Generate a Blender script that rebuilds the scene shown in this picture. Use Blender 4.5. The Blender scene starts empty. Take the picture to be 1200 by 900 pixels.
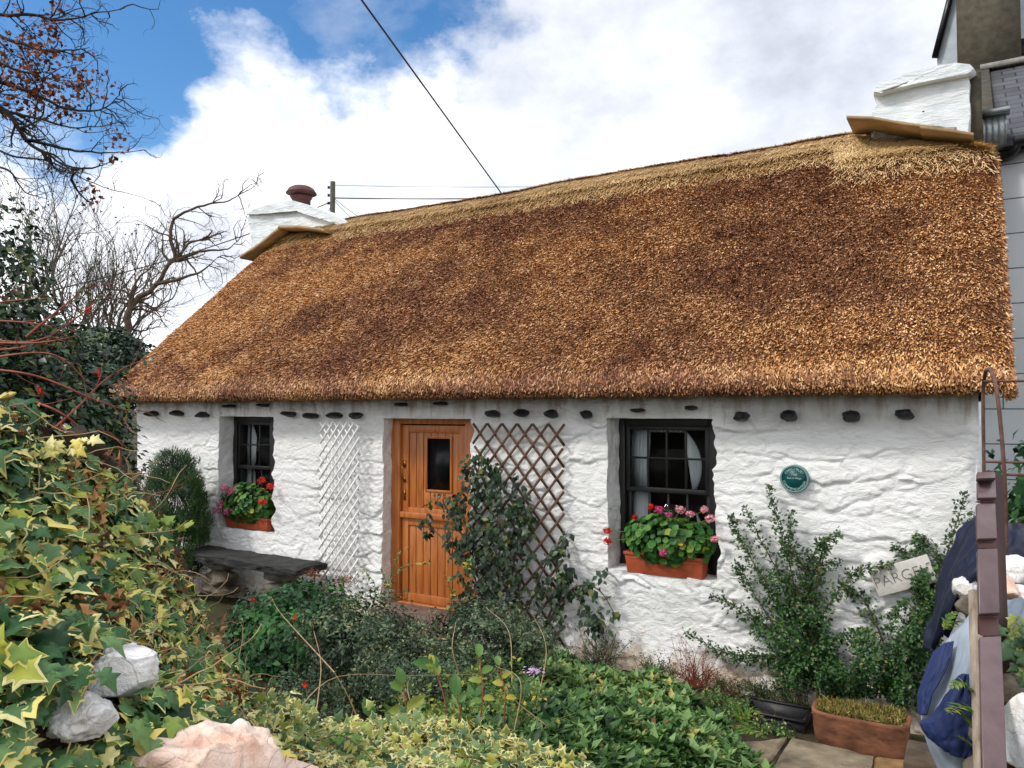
import bpy, math, random
import numpy as np
from mathutils import Vector, Matrix

rs = np.random.RandomState
R = math.radians
scn = bpy.context.scene
COL = scn.collection

# ------------------------------------------------------------------ camera frame (measured from the photograph)
FPX = 906.0
YAW, PIT = R(31.1), R(1.96)
CAM = np.array((0., -6.08, 2.02))
RT = np.array((math.cos(YAW), math.sin(YAW), 0.))
FW = np.array((-math.sin(YAW) * math.cos(PIT), math.cos(YAW) * math.cos(PIT), math.sin(PIT)))
UP = np.cross(RT, FW)


def ray(u, v):
    return RT * ((u - 600) / FPX) + UP * ((450 - v) / FPX) + FW


def W(u, v, y=0.):
    """survey: where the sight line through (u, v) meets the upright plane at this y"""
    d = ray(u, v)
    return CAM + d * ((y - CAM[1]) / d[1])


def D(u, v, dist):
    """survey: the point on that sight line at this distance"""
    return CAM + ray(u, v) * dist


# ------------------------------------------------------------------ noise
def _hash(ix, iy, iz, seed):
    h = (ix * 374761393 + iy * 668265263 + iz * 2147483647 + seed * 1274126177) & 0xFFFFFFFF
    h = ((h ^ (h >> 13)) * 1274126177) & 0xFFFFFFFF
    h = h ^ (h >> 16)
    return (h & 0xFFFFFF) / float(0xFFFFFF)


def vnoise(p, seed=0):
    p = np.asarray(p, float)
    i = np.floor(p).astype(np.int64)
    f = p - i
    f = f * f * (3 - 2 * f)
    out = 0
    for dx in (0, 1):
        for dy in (0, 1):
            for dz in (0, 1):
                w = (f[..., 0] if dx else 1 - f[..., 0]) * (f[..., 1] if dy else 1 - f[..., 1]) * (f[..., 2] if dz else 1 - f[..., 2])
                out = out + w * _hash(i[..., 0] + dx, i[..., 1] + dy, i[..., 2] + dz, seed)
    return out * 2 - 1


def fbm(p, seed=0, o=4):
    p = np.asarray(p, float)
    a, s, t = 1., 0, 0
    for k in range(o):
        s = s + a * vnoise(p, seed + k * 17)
        t += a
        a *= .5
        p = p * 2.03
    return s / t


def sm(x, a=0., b=1.):
    t = np.clip((x - a) / (b - a), 0, 1)
    return t * t * (3 - 2 * t)


def nrm(a):
    a = np.asarray(a, float)
    return a / np.maximum(np.linalg.norm(a, axis=-1, keepdims=True), 1e-9)


# ------------------------------------------------------------------ objects
def tag(o, label=None, cat=None, group=None, kind=None):
    if label: o['label'] = label
    if cat: o['category'] = cat
    if group: o['group'] = group
    if kind: o['kind'] = kind
    return o


def empty(name, loc=(0, 0, 0), parent=None):
    o = bpy.data.objects.new(name, None)
    COL.objects.link(o)
    o.location = loc
    if parent: o.parent = parent
    return o


def mesh(name, V, Fs, mat, parent=None, smooth=False, attrs=None):
    """V (n,3) world points; Fs list of int arrays (m,k)"""
    V = np.asarray(V, np.float32)
    if not isinstance(Fs, list): Fs = [Fs]
    Fs = [np.asarray(f, np.int32) for f in Fs if len(f)]
    me = bpy.data.meshes.new(name)
    me.vertices.add(len(V))
    if parent is not None:
        V = V - np.array(parent.get('_org', (0, 0, 0)), np.float32)
    me.vertices.foreach_set('co', V.ravel())
    idx = np.concatenate([f.ravel() for f in Fs])
    tot = np.concatenate([np.full(len(f), f.shape[1], np.int32) for f in Fs])
    st = np.concatenate([[0], np.cumsum(tot)[:-1]]).astype(np.int32)
    me.loops.add(len(idx))
    me.loops.foreach_set('vertex_index', idx)
    me.polygons.add(len(tot))
    me.polygons.foreach_set('loop_start', st)
    me.polygons.foreach_set('loop_total', tot)
    if smooth: me.polygons.foreach_set('use_smooth', np.ones(len(tot), bool))
    for k, a in (attrs or {}).items():
        at = me.attributes.new(k, 'FLOAT', 'POINT')
        at.data.foreach_set('value', np.asarray(a, np.float32))
    me.update(calc_edges=True)
    me.validate()
    if mat: me.materials.append(mat)
    o = bpy.data.objects.new(name, me)
    COL.objects.link(o)
    if parent is not None: o.parent = parent
    return o


class MB:
    """collects solids into one mesh"""
    def __init__(s): s.V = []; s.F = {}; s.n = 0
    def add(s, V, F):
        V = np.asarray(V, float)
        for f in (F if isinstance(F, list) else [F]):
            f = np.asarray(f, np.int64)
            s.F.setdefault(f.shape[1], []).append(f + s.n)
        s.V.append(V); s.n += len(V)
        return s
    def box(s, a, b, M=None):
        a, b = np.minimum(a, b), np.maximum(a, b)
        V = np.array([(x, y, z) for x in (a[0], b[0]) for y in (a[1], b[1]) for z in (a[2], b[2])])
        F = [(0, 1, 3, 2), (4, 6, 7, 5), (0, 4, 5, 1), (2, 3, 7, 6), (0, 2, 6, 4), (1, 5, 7, 3)]
        if M is not None: V = V @ np.array(M.to_3x3()).T + np.array(M.translation)
        return s.add(V, np.array(F))
    def bar(s, p, q, w, h, up=(0, 0, 1)):
        p, q = np.array(p, float), np.array(q, float)
        d = nrm(q - p); sd = nrm(np.cross(d, up)); u = np.cross(sd, d)
        V = [c + sd * w / 2 * a + u * h / 2 * b for c in (p, q) for a, b in ((-1, -1), (1, -1), (1, 1), (-1, 1))]
        F = [(3, 2, 1, 0), (4, 5, 6, 7), (0, 1, 5, 4), (1, 2, 6, 5), (2, 3, 7, 6), (3, 0, 4, 7)]
        return s.add(V, np.array(F))
    def tube(s, P, r, n=6, cap=True):
        P = np.asarray(P, float); r = np.broadcast_to(np.asarray(r, float), (len(P),))
        T = np.gradient(P, axis=0); T = nrm(T)
        ref = np.array((0, 0, 1.)) if abs(T[0][2]) < .9 else np.array((1., 0, 0))
        A = nrm(np.cross(T, ref)); B = np.cross(T, A)
        an = np.arange(n) * 2 * math.pi / n
        V = (P[:, None] + (A[:, None] * np.cos(an)[None, :, None] + B[:, None] * np.sin(an)[None, :, None]) * r[:, None, None]).reshape(-1, 3)
        k = len(P); i = np.arange(k - 1)[:, None] * n; j = np.arange(n)[None]; j2 = (j + 1) % n
        F = np.stack([i + j, i + j2, i + n + j2, i + n + j], -1).reshape(-1, 4)
        s.add(V, F)
        if cap and n > 2:
            s.add(V[:n], np.arange(n)[None, ::-1]); s.add(V[-n:], np.arange(n)[None])
        return s
    def lathe(s, prof, c, n=20, axis=(0, 0, 1)):
        prof = np.array(prof, float); ax = nrm(np.array(axis, float))
        A = nrm(np.cross(ax, (0.3, 1, .1))); B = np.cross(ax, A)
        an = np.arange(n) * 2 * math.pi / n
        V = (np.array(c) + ax * prof[:, 1][:, None, None] + (A * np.cos(an)[:, None] + B * np.sin(an)[:, None])[None] * prof[:, 0][:, None, None]).reshape(-1, 3)
        k = len(prof); i = np.arange(k - 1)[:, None] * n; j = np.arange(n)[None]; j2 = (j + 1) % n
        return s.add(V, np.stack([i + j, i + j2, i + n + j2, i + n + j], -1).reshape(-1, 4))
    def build(s, name, mat, parent=None, smooth=False, attrs=None):
        return mesh(name, np.concatenate(s.V), [np.concatenate(f) for f in s.F.values()], mat, parent, smooth, attrs)


def bevel(o, w=.005, seg=2):
    m = o.modifiers.new('bevel', 'BEVEL'); m.width = w; m.segments = seg; m.limit_method = 'ANGLE'
    return o


def gridfaces(nu, nv):
    i = np.arange(nu - 1)[:, None] * nv; j = np.arange(nv - 1)[None]
    return np.stack([i + j, i + nv + j, i + nv + j + 1, i + j + 1], -1).reshape(-1, 4)


def patch(ctrl, nu, nv):
    """smooth surface through a grid of control points ctrl[row][col] -> (nu, nv, 3)"""
    C = np.asarray(ctrl, float)

    def cr(C, n):
        k = len(C); P = np.concatenate([2 * C[:1] - C[1:2], C, 2 * C[-1:] - C[-2:-1]])
        t = np.linspace(0, k - 1, n); i = np.minimum(t.astype(int), k - 2); f = (t - i).reshape((-1,) + (1,) * (C.ndim - 1))
        a, b, c, d = P[i], P[i + 1], P[i + 2], P[i + 3]
        return .5 * (2 * b + (c - a) * f + (2 * a - 5 * b + 4 * c - d) * f ** 2 + (3 * b - a - 3 * c + d) * f ** 3)
    A = cr(C, nu)
    return np.swapaxes(cr(np.swapaxes(A, 0, 1), nv), 0, 1)


def spline(P, n):
    return patch(np.array(P, float)[:, None], n, 1)[:, 0] if False else _spl(np.array(P, float), n)


def _spl(C, n):
    k = len(C); P = np.concatenate([2 * C[:1] - C[1:2], C, 2 * C[-1:] - C[-2:-1]])
    t = np.linspace(0, k - 1, n); i = np.minimum(t.astype(int), k - 2); f = (t - i)[:, None]
    a, b, c, d = P[i], P[i + 1], P[i + 2], P[i + 3]
    return .5 * (2 * b + (c - a) * f + (2 * a - 5 * b + 4 * c - d) * f ** 2 + (3 * b - a - 3 * c + d) * f ** 3)


# ------------------------------------------------------------------ materials
def hexc(r, g, b):
    f = lambda c: (c / 255 / 12.92) if c <= 10 else ((c / 255 + .055) / 1.055) ** 2.4
    return (f(r), f(g), f(b), 1)


class NT:
    def __init__(s, name):
        s.m = bpy.data.materials.new(name); s.m.use_nodes = True
        s.t = s.m.node_tree; s.t.nodes.clear()
        s.out = s.t.nodes.new('ShaderNodeOutputMaterial')
        s.p = s.t.nodes.new('ShaderNodeBsdfPrincipled')
        s.t.links.new(s.p.outputs[0], s.out.inputs[0])
        s.co = None
    def n(s, typ, **kw):
        nd = s.t.nodes.new('ShaderNode' + typ)
        for k, v in kw.items():
            if k in nd.inputs: nd.inputs[k].default_value = v
            else: setattr(nd, k, v)
        return nd
    def l(s, a, b): s.t.links.new(a, b)
    def coord(s, scale=(1, 1, 1), rot=(0, 0, 0)):
        tc = s.n('TexCoord'); mp = s.n('Mapping'); mp.inputs['Scale'].default_value = scale; mp.inputs['Rotation'].default_value = rot
        s.l(tc.outputs['Object'], mp.inputs[0]); return mp.outputs[0]
    def noise(s, sc=5, det=5, rough=.55, scale=(1, 1, 1), dist=0., rot=(0, 0, 0)):
        nd = s.n('TexNoise'); nd.inputs['Scale'].default_value = sc; nd.inputs['Detail'].default_value = det
        nd.inputs['Roughness'].default_value = rough; nd.inputs['Distortion'].default_value = dist
        s.l(s.coord(scale, rot), nd.inputs[0]); return nd.outputs[0]
    def ramp(s, src, stops, interp='LINEAR'):
        r = s.n('ValToRGB'); e = r.color_ramp.elements; r.color_ramp.interpolation = interp
        while len(e) < len(stops): e.new(.5)
        for k, (p, c) in enumerate(stops):
            e[k].position = p; e[k].color = c if hasattr(c, '__len__') else (c, c, c, 1)
        s.l(src, r.inputs[0]); return r.outputs[0]
    def attr(s, name):
        a = s.n('Attribute', attribute_name=name); return a.outputs['Fac']
    def mix(s, f, a, b, mode='MIX'):
        m = s.n('Mix', data_type='RGBA', blend_type=mode)
        for v, i in ((f, 0), (a, 6), (b, 7)):
            if hasattr(v, 'is_linked') or hasattr(v, 'links'): s.l(v, m.inputs[i])
            else: m.inputs[i].default_value = v
        return m.outputs[2]
    def math(s, op, a, b=0., c=None):
        m = s.n('Math', operation=op)
        for i, v in enumerate((a, b) + ((c,) if c is not None else ())):
            if hasattr(v, 'links'): s.l(v, m.inputs[i])
            else: m.inputs[i].default_value = v
        return m.outputs[0]
    def bump(s, h, st=.4, d=.01, prev=None):
        b = s.n('Bump'); b.inputs['Strength'].default_value = st; b.inputs['Distance'].default_value = d
        s.l(h, b.inputs['Height'])
        if prev: s.l(prev, b.inputs['Normal'])
        s.l(b.outputs[0], s.p.inputs['Normal']); return b.outputs[0]
    def col(s, c):
        if hasattr(c, 'links'): s.l(c, s.p.inputs['Base Color'])
        else: s.p.inputs['Base Color'].default_value = c
    def rough(s, v, spec=.5):
        if hasattr(v, 'links'): s.l(v, s.p.inputs['Roughness'])
        else: s.p.inputs['Roughness'].default_value = v
        s.p.inputs['Specular IOR Level'].default_value = spec
    def sep(s, kind='Object'):
        tc = s.n('TexCoord'); x = s.n('SeparateXYZ'); s.l(tc.outputs[kind], x.inputs[0]); return x.outputs
    def translucent(s, colsock, f=.25):
        tr = s.n('BsdfTranslucent'); mx = s.n('MixShader'); mx.inputs[0].default_value = f
        s.l(colsock, tr.inputs[0]); s.l(s.p.outputs[0], mx.inputs[1]); s.l(tr.outputs[0], mx.inputs[2]); s.l(mx.outputs[0], s.out.inputs[0])


def simple(name, c1, c2, sc=8, rough=.7, bump=.3, scale=(1, 1, 1), bd=.01, spec=.4, metal=0, det=6):
    t = NT(name); n = t.noise(sc, det, .6, scale)
    t.col(t.ramp(n, [(.3, c1), (.7, c2)])); t.rough(rough, spec); t.p.inputs['Metallic'].default_value = metal
    n2 = t.noise(sc * 4, 5, .6, scale); t.bump(n2, bump, bd)
    return t.m


def leafmat(name, stops, rough=.5, tr=.22, edge=None, spec=.35, vein=True):
    t = NT(name); c = t.ramp(t.attr('rnd'), stops)
    nz = t.noise(60, 3, .5)
    c = t.mix(.35, c, t.ramp(nz, [(.3, .55), (.7, 1.25)]), 'MULTIPLY')
    if edge:
        e = t.attr('edge'); nz2 = t.noise(45, 2, .5)
        ee = t.math('ADD', e, t.math('MULTIPLY', t.math('SUBTRACT', nz2, .5), .9))
        th = t.math('ADD', t.attr('thr'), 0.)
        fac = t.math('GREATER_THAN', ee, th)
        c = t.mix(fac, c, t.ramp(t.attr('rnd2'), edge))
    t.col(c); t.rough(rough, spec); t.translucent(c, tr)
    return t.m


# ------------------------------------------------------------------ leaf templates: V, F, edge
def tpl_leaf(w=.5, fold=.08, droop=.12):
    V = [(0, 0, 0), (-w / 2, .42, fold), (w / 2, .42, fold), (0, 1, -droop), (0, .5, 0)]
    return np.array(V), [np.array([(0, 4, 1), (0, 2, 4), (1, 4, 3), (4, 2, 3)])], np.array((0, 1, 1, 1, 0.))


def tpl_round(n=9, sc=.08, cup=.12):
    a = np.arange(n) * 2 * math.pi / n
    r = .5 * (1 + sc * np.cos(a * 4.5))
    V = [(0, .5, -cup * .5)] + [(r[i] * math.sin(a[i]), .5 - r[i] * math.cos(a[i]), cup * .6 * (1 + .5 * math.cos(3 * a[i]))) for i in range(n)]
    F = [(0, 1 + i, 1 + (i + 1) % n) for i in range(n)]
    return np.array(V), [np.array(F)], np.array([0.] + [1.] * n)


def tpl_ivy():
    out = [(0, -.02), (.2, -.1), (.42, .06), (.26, .22), (.52, .44), (.26, .5), (.14, .72), (0, 1.02), (-.14, .72), (-.26, .5), (-.52, .44), (-.26, .22), (-.42, .06), (-.2, -.1)]
    out = np.array(out); c = np.array((0, .3)); inn = c + (out - c) * .66
    n = len(out)
    z = lambda p, k: .30 * abs(p[0]) * (1 - k * .35) - k * .09 - .22 * max(0, p[1] - .5)
    V = [(0, .3, -.02)] + [(p[0], p[1], z(p, 0)) for p in inn] + [(p[0], p[1], z(p, 1)) for p in out]
    F3 = [(0, 1 + i, 1 + (i + 1) % n) for i in range(n)]
    F4 = [(1 + i, 1 + n + i, 1 + n + (i + 1) % n, 1 + (i + 1) % n) for i in range(n)]
    return np.array(V), [np.array(F3), np.array(F4)], np.array([0.] + [.45] * n + [1.] * n)


def tpl_petal():
    V = [(0, 0, 0), (-.3, .5, .1), (.3, .5, .1), (-.2, .95, 0), (.2, .95, 0)]
    return np.array(V), [np.array([(0, 2, 1)]), np.array([(1, 2, 4, 3)])], np.array((0, 0, 0, 1, 1.))


def tpl_needle(w=.12):
    V = [(-w / 2, 0, 0), (w / 2, 0, 0), (w / 3, .6, .04), (-w / 3, .6, .04), (0, 1, 0)]
    return np.array(V), [np.array([(0, 1, 2, 3)]), np.array([(3, 2, 4)])], np.array((0, 0, 0, 0, 1.))


def leaves(name, pos, nor, size, tpl, mat, parent=None, dirs=None, seed=1, rnd=None, thr=.5, wvar=.25, smooth=False, extra=None):
    r = rs(seed); pos = np.asarray(pos, float); N = len(pos)
    n = nrm(nor)
    if dirs is None: dirs = r.normal(size=(N, 3))
    d = nrm(dirs - n * np.sum(dirs * n, 1, keepdims=True)); s = np.cross(d, n)
    TV, TF, TE = tpl; k = len(TV)
    size = np.broadcast_to(size, (N,))
    wv = 1 + r.uniform(-wvar, wvar, N)
    V = pos[:, None] + size[:, None, None] * (TV[None, :, 0:1] * s[:, None] * wv[:, None, None] + TV[None, :, 1:2] * d[:, None] + TV[None, :, 2:3] * n[:, None])
    Fs = [(f[None] + (np.arange(N) * k)[:, None, None]).reshape(-1, f.shape[1]) for f in TF]
    if rnd is None: rnd = r.rand(N)
    at = {'rnd': np.repeat(np.clip(rnd, 0, 1), k), 'edge': np.tile(TE, N), 'rnd2': np.repeat(r.rand(N), k),
          'thr': np.repeat(np.broadcast_to(thr, (N,)), k)}
    return mesh(name, V.reshape(-1, 3), Fs, mat, parent, smooth, at)


def blob_points(c, rad, N, seed, shell=.55, lump=.28, lsc=3., zmin=None):
    """points in the outer shell of a lumpy ellipsoid, with outward normals"""
    r = rs(seed); d = nrm(r.normal(size=(N, 3)))
    lum = 1 + lump * fbm(d * lsc + seed, seed, 3) * 1.6
    q = r.rand(N) ** .45
    q = shell + (1 - shell) * q
    P = np.array(c) + d * np.array(rad) * (lum * q)[:, None]
    g = nrm(d / np.array(rad))
    if zmin is not None:
        m = P[:, 2] > zmin; P, g = P[m], g[m]
    return P, g


M = {}
# ================================================================== materials
def build_materials():
    # thatch reeds
    t = NT('thatch_reed')
    tone = t.attr('tone'); rn = t.attr('rnd')
    c1 = t.ramp(rn, [(0., hexc(60, 36, 26)), (.35, hexc(124, 77, 52)), (.7, hexc(170, 112, 76)), (1., hexc(218, 170, 124))])
    c2 = t.ramp(rn, [(0., hexc(126, 80, 44)), (.35, hexc(188, 130, 76)), (.7, hexc(222, 170, 110)), (1., hexc(246, 212, 160))])
    t.col(t.mix(tone, c1, c2)); t.rough(.55, .35); M['reed'] = t.m
    t = NT('thatch_straw')
    c = t.ramp(t.attr('rnd'), [(0., hexc(126, 92, 52)), (.4, hexc(186, 146, 92)), (1., hexc(236, 206, 150))])
    t.col(c); t.rough(.5, .35); M['straw'] = t.m
    M['under'] = simple('thatch_underlay', hexc(70, 40, 22), hexc(120, 74, 40), 30, .9, .6)
    M['straw2'] = simple('straw_underlay', hexc(150, 116, 70), hexc(190, 154, 100), 40, .9, .6)
    M['twine'] = simple('twine', hexc(90, 60, 35), hexc(130, 95, 60), 60, .9, .2)
    # whitewashed rubble wall
    t = NT('whitewash')
    X = t.sep()
    base = t.ramp(t.noise(2.2, 6, .6), [(.3, hexc(234, 234, 231)), (.7, hexc(246, 246, 245))])
    # grey-brown weather marks
    st = t.ramp(t.noise(5, 6, .65, (1, 1, 2.2)), [(.60, 0.), (.74, 1.)])
    base = t.mix(t.math('MULTIPLY', st, .42), base, hexc(172, 166, 150)); gs = t.ramp(t.noise(3.1, 7, .7, (1, 1, .7)), [(.60, 0.), (.75, 1.)]); base = t.mix(t.math('MULTIPLY', gs, .35), base, hexc(158, 164, 130))
    # worn paint low down
    low = t.n('MapRange'); low.inputs['From Min'].default_value = .45; low.inputs['From Max'].default_value = -.15
    t.l(X[2], low.inputs[0])
    wn = t.ramp(t.math('MULTIPLY', t.noise(7, 7, .7), t.math('ADD', low.outputs[0], .35)), [(.42, 0.), (.62, 1.)])
    base = t.mix(t.math('MULTIPLY', wn, .8), base, t.ramp(t.noise(20, 4), [(.3, hexc(150, 122, 96)), (.7, hexc(214, 190, 158))]))
    # run-off streaks under the eaves
    hi = t.n('MapRange'); hi.inputs['From Min'].default_value = 1.55; hi.inputs['From Max'].default_value = 2.15
    t.l(X[2], hi.inputs[0])
    sk = t.ramp(t.math('MULTIPLY', t.noise(9, 4, .6, (1, 1, .12)), t.math('ADD', hi.outputs[0], .12)), [(.45, 0.), (.62, 1.)])
    base = t.mix(t.math('MULTIPLY', sk, .62), base, hexc(150, 116, 74))
    gr = t.ramp(t.math('MULTIPLY', t.noise(2.5, 4, .6, (1, 1, .5)), hi.outputs[0]), [(.30, 0.), (.65, 1.)])
    base = t.mix(t.math('MULTIPLY', gr, .55), base, hexc(150, 148, 142))
    t.col(base); t.rough(.62, .3)
    b1 = t.bump(t.noise(8, 9, .70, (1, 1, 1.9), .9), .6, .05)
    t.bump(t.noise(45, 5, .6, (1, 1, 1.6)), .28, .01, b1)
    M['white'] = t.m
    t = NT('reveal_plaster'); t.col(t.ramp(t.noise(6, 5), [(.3, hexc(206, 203, 198)), (.7, hexc(228, 226, 222))])); t.rough(.7, .3)
    t.bump(t.noise(14, 6, .6, (1, 1, 2)), .4, .03); M['reveal'] = t.m
    t = NT('chimney_whitewash'); t.col(t.ramp(t.noise(5, 6), [(.25, hexc(196, 206, 210)), (.6, hexc(226, 232, 234))])); t.rough(.6, .3)
    b1 = t.bump(t.noise(5, 5, .6, (1, 1, 4), .4), .5, .05); t.bump(t.noise(40, 4), .2, .01, b1); M['chimney'] = t.m
    M['rubble'] = simple('bare_rubble', hexc(110, 104, 94), hexc(190, 186, 176), 9, .85, .6, bd=.03)
    M['cement'] = simple('old_cement', hexc(58, 54, 44), hexc(88, 82, 68), 9, .9, .35)
    M['drip'] = simple('drip_slate', hexc(128, 104, 70), hexc(164, 136, 94), 6, .6, .2)
    M['peg'] = simple('peg_stone', hexc(20, 20, 22), hexc(44, 43, 44), 25, .5, .5)
    # orange stained timber
    t = NT('stained_timber'); n = t.noise(6, 6, .6, (7, 7, .5), .3)
    t.col(t.ramp(n, [(.25, hexc(142, 80, 36)), (.5, hexc(182, 108, 52)), (.8, hexc(206, 132, 70))])); t.rough(.38, .5)
    t.bump(t.noise(30, 5, .6, (8, 8, .6)), .12, .004); M['timber'] = t.m
    M['black'] = simple('black_paint', hexc(16, 15, 16), hexc(34, 31, 31), 14, .45, .3, spec=.5, bd=.004)
    M['brass'] = simple('brass', hexc(120, 84, 36), hexc(170, 124, 60), 20, .35, .1, metal=.9)
    t = NT('window_glass'); t.col((.02, .022, .025, 1)); t.rough(.06, .6)
    gl = t.n('BsdfGlossy'); gl.inputs['Roughness'].default_value = .03; tp = t.n('BsdfTransparent')
    fr = t.n('Fresnel'); fr.inputs[0].default_value = 1.18; mx = t.n('MixShader')
    nz = t.n('Bump'); nz.inputs['Strength'].default_value = .05; t.l(t.noise(3, 2), nz.inputs['Height']); t.l(nz.outputs[0], gl.inputs['Normal'])
    t.l(fr.outputs[0], mx.inputs[0]); t.l(tp.outputs[0], mx.inputs[1]); t.l(gl.outputs[0], mx.inputs[2]); t.l(mx.outputs[0], t.out.inputs[0])
    M['glass'] = t.m
    t = NT('dark_glass'); t.col((.006, .007, .008, 1)); t.rough(.3, .25); M['dglass'] = t.m
    t = NT('curtain_cloth'); c = t.ramp(t.noise(8, 4, .5, (1, 1, .3)), [(.3, hexc(206, 216, 220)), (.7, hexc(240, 244, 244))]); t.col(c); t.rough(.9, .1); M['curtain'] = t.m
    M['terracotta'] = simple('terracotta', hexc(150, 66, 36), hexc(182, 88, 54), 9, .7, .15)
    M['oldpot'] = simple('weathered_terracotta', hexc(70, 42, 30), hexc(152, 100, 72), 6, .85, .4, (1, 1, 2), .01)
    M['slate'] = simple('rough_slate', hexc(22, 24, 25), hexc(60, 60, 58), 9, .85, .7, (1, 1, 5), .02)
    M['trw'] = simple('white_trellis_paint', hexc(226, 226, 222), hexc(242, 242, 240), 30, .6, .2)
    M['trb'] = simple('brown_trellis_wood', hexc(58, 36, 24), hexc(110, 74, 52), 30, .7, .3)
    M['soil'] = simple('soil', hexc(34, 26, 20), hexc(84, 66, 48), 22, .95, .9, bd=.03)
    M['plaque'] = simple('plaque_green', hexc(6, 62, 62), hexc(12, 80, 78), 6, .4, .05)
    M['rim'] = simple('plaque_rim', hexc(96, 128, 128), hexc(130, 158, 158), 10, .4, .1)
    M['letter'] = simple('pale_lettering', hexc(150, 196, 190), hexc(170, 210, 205), 10, .5, 0)
    M['signstone'] = simple('sign_board', hexc(186, 182, 174), hexc(212, 208, 200), 10, .8, .3)
    M['ink'] = simple('dark_lettering', hexc(84, 80, 74), hexc(120, 114, 106), 20, .8, .1)
    # leaves
    g = hexc
    M['ivy'] = leafmat('ivy_leaf', [(0, g(24, 58, 32)), (.3, g(56, 100, 52)), (.55, g(96, 132, 84)), (.8, g(130, 158, 72)), (1, g(180, 184, 76))], .42, .18,
                       [(0, g(232, 224, 160)), (.5, g(208, 200, 120)), (.8, g(240, 220, 116)), (1, g(172, 160, 92))])
    M['ivycream'] = leafmat('cream_ivy_leaf', [(0, g(60, 92, 60)), (.4, g(104, 132, 92)), (.8, g(150, 164, 84)), (1, g(190, 186, 90))], .45, .2,
                            [(0, g(232, 224, 166)), (.5, g(214, 204, 132)), (1, g(238, 222, 140))])
    M['dead'] = leafmat('dead_leaf', [(0, g(70, 40, 24)), (.5, g(138, 88, 50)), (1, g(196, 154, 100))], .7, .1)
    M['glossy'] = leafmat('glossy_leaf', [(0, g(20, 54, 26)), (.45, g(44, 100, 44)), (1, g(96, 156, 82))], .35, .15, spec=.5)
    M['cover'] = leafmat('ground_cover_leaf', [(0, g(30, 60, 28)), (.45, g(80, 120, 58)), (.85, g(140, 170, 104)), (1, g(190, 178, 96))], .42, .22)
    M['greygreen'] = leafmat('grey_green_leaf', [(0, g(26, 40, 26)), (.45, g(60, 82, 56)), (.85, g(120, 140, 104)), (1, g(160, 150, 100))], .55, .12)
    M['darkleaf'] = leafmat('dark_leaf', [(0, g(16, 34, 24)), (.55, g(34, 60, 36)), (.92, g(66, 96, 52)), (1, g(120, 120, 50))], .4, .14, spec=.5)
    M['cotleaf'] = leafmat('small_glossy_leaf', [(0, g(18, 44, 20)), (.5, g(38, 78, 34)), (.95, g(80, 118, 52)), (1, g(130, 110, 50))], .4, .15, spec=.45)
    M['needle'] = leafmat('needle_leaf', [(0, g(20, 46, 22)), (.5, g(42, 76, 32)), (1, g(90, 120, 54))], .55, .12)
    M['geran'] = leafmat('geranium_leaf', [(0, g(26, 68, 22)), (.5, g(52, 108, 38)), (.93, g(94, 140, 54)), (1, g(190, 170, 60))], .5, .2)
    M['broad'] = leafmat('seedling_leaf', [(0, g(48, 98, 44)), (.6, g(104, 136, 62)), (1, g(186, 172, 66))], .45, .28)
    M['fern'] = leafmat('fern_leaf', [(0, g(52, 104, 34)), (.6, g(98, 142, 54)), (1, g(160, 150, 70))], .5, .25)
    M['rust'] = leafmat('rust_leaf', [(0, g(60, 30, 16)), (.5, g(120, 62, 28)), (1, g(168, 96, 44))], .6, .25)
    M['pink'] = leafmat('pink_petal', [(0, g(196, 44, 110)), (.6, g(226, 84, 150)), (1, g(240, 140, 184))], .5, .3)
    M['palepink'] = leafmat('pale_pink_petal', [(0, g(220, 96, 120)), (.4, g(240, 166, 180)), (1, g(250, 214, 216))], .5, .3)
    M['red'] = leafmat('red_petal', [(0, g(186, 24, 16)), (.6, g(226, 44, 28)), (1, g(240, 84, 50))], .5, .3)
    M['lilac'] = leafmat('lilac_petal', [(0, g(190, 150, 200)), (1, g(226, 196, 230))], .5, .3)
    M['bark'] = simple('dark_bark', hexc(30, 26, 24), hexc(70, 60, 52), 14, .9, .4)
    M['palebark'] = simple('pale_bark', hexc(66, 60, 52), hexc(108, 100, 88), 12, .9, .3)
    M['midbark'] = simple('brown_bark', hexc(62, 50, 40), hexc(104, 88, 72), 12, .9, .4)
    M['redstem'] = simple('red_stem', hexc(104, 44, 34), hexc(150, 80, 58), 20, .6, .1)
    M['greenstem'] = simple('green_stem', hexc(76, 90, 44), hexc(120, 116, 66), 20, .6, .1)
    M['drystem'] = simple('dry_stem', hexc(134, 106, 74), hexc(190, 164, 124), 20, .8, .1)
    # quartz
    def quartz(name, a, b, c):
        t = NT(name); n = t.noise(7, 7, .62, dist=.6)
        col = t.ramp(n, [(.28, a), (.5, b), (.72, c)])
        v = t.n('TexVoronoi', feature='DISTANCE_TO_EDGE'); v.inputs['Scale'].default_value = 9
        mp = t.coord(); nn = t.n('TexNoise'); nn.inputs['Scale'].default_value = 6; t.l(mp, nn.inputs[0])
        ad = t.n('VectorMath', operation='ADD'); sc = t.n('VectorMath', operation='SCALE'); sc.inputs[3].default_value = .35
        t.l(nn.outputs[1], sc.inputs[0]); t.l(mp, ad.inputs[0]); t.l(sc.outputs[0], ad.inputs[1]); t.l(ad.outputs[0], v.inputs[0])
        cr = t.ramp(v.outputs[0], [(0., 1.), (.022, 0.)])
        dirt = t.ramp(t.noise(5, 8, .7), [(.50, 0.), (.66, 1.)]); col = t.mix(t.math('MULTIPLY', dirt, .6), col, hexc(132, 116, 92)); t.col(t.mix(t.math('MULTIPLY', cr, .28), col, hexc(120, 104, 90))); t.rough(.5, .45)
        b1 = t.bump(t.noise(9, 7, .65), .7, .03); t.bump(t.math('SUBTRACT', 1., cr), .3, .006, b1)
        return t.m
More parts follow.
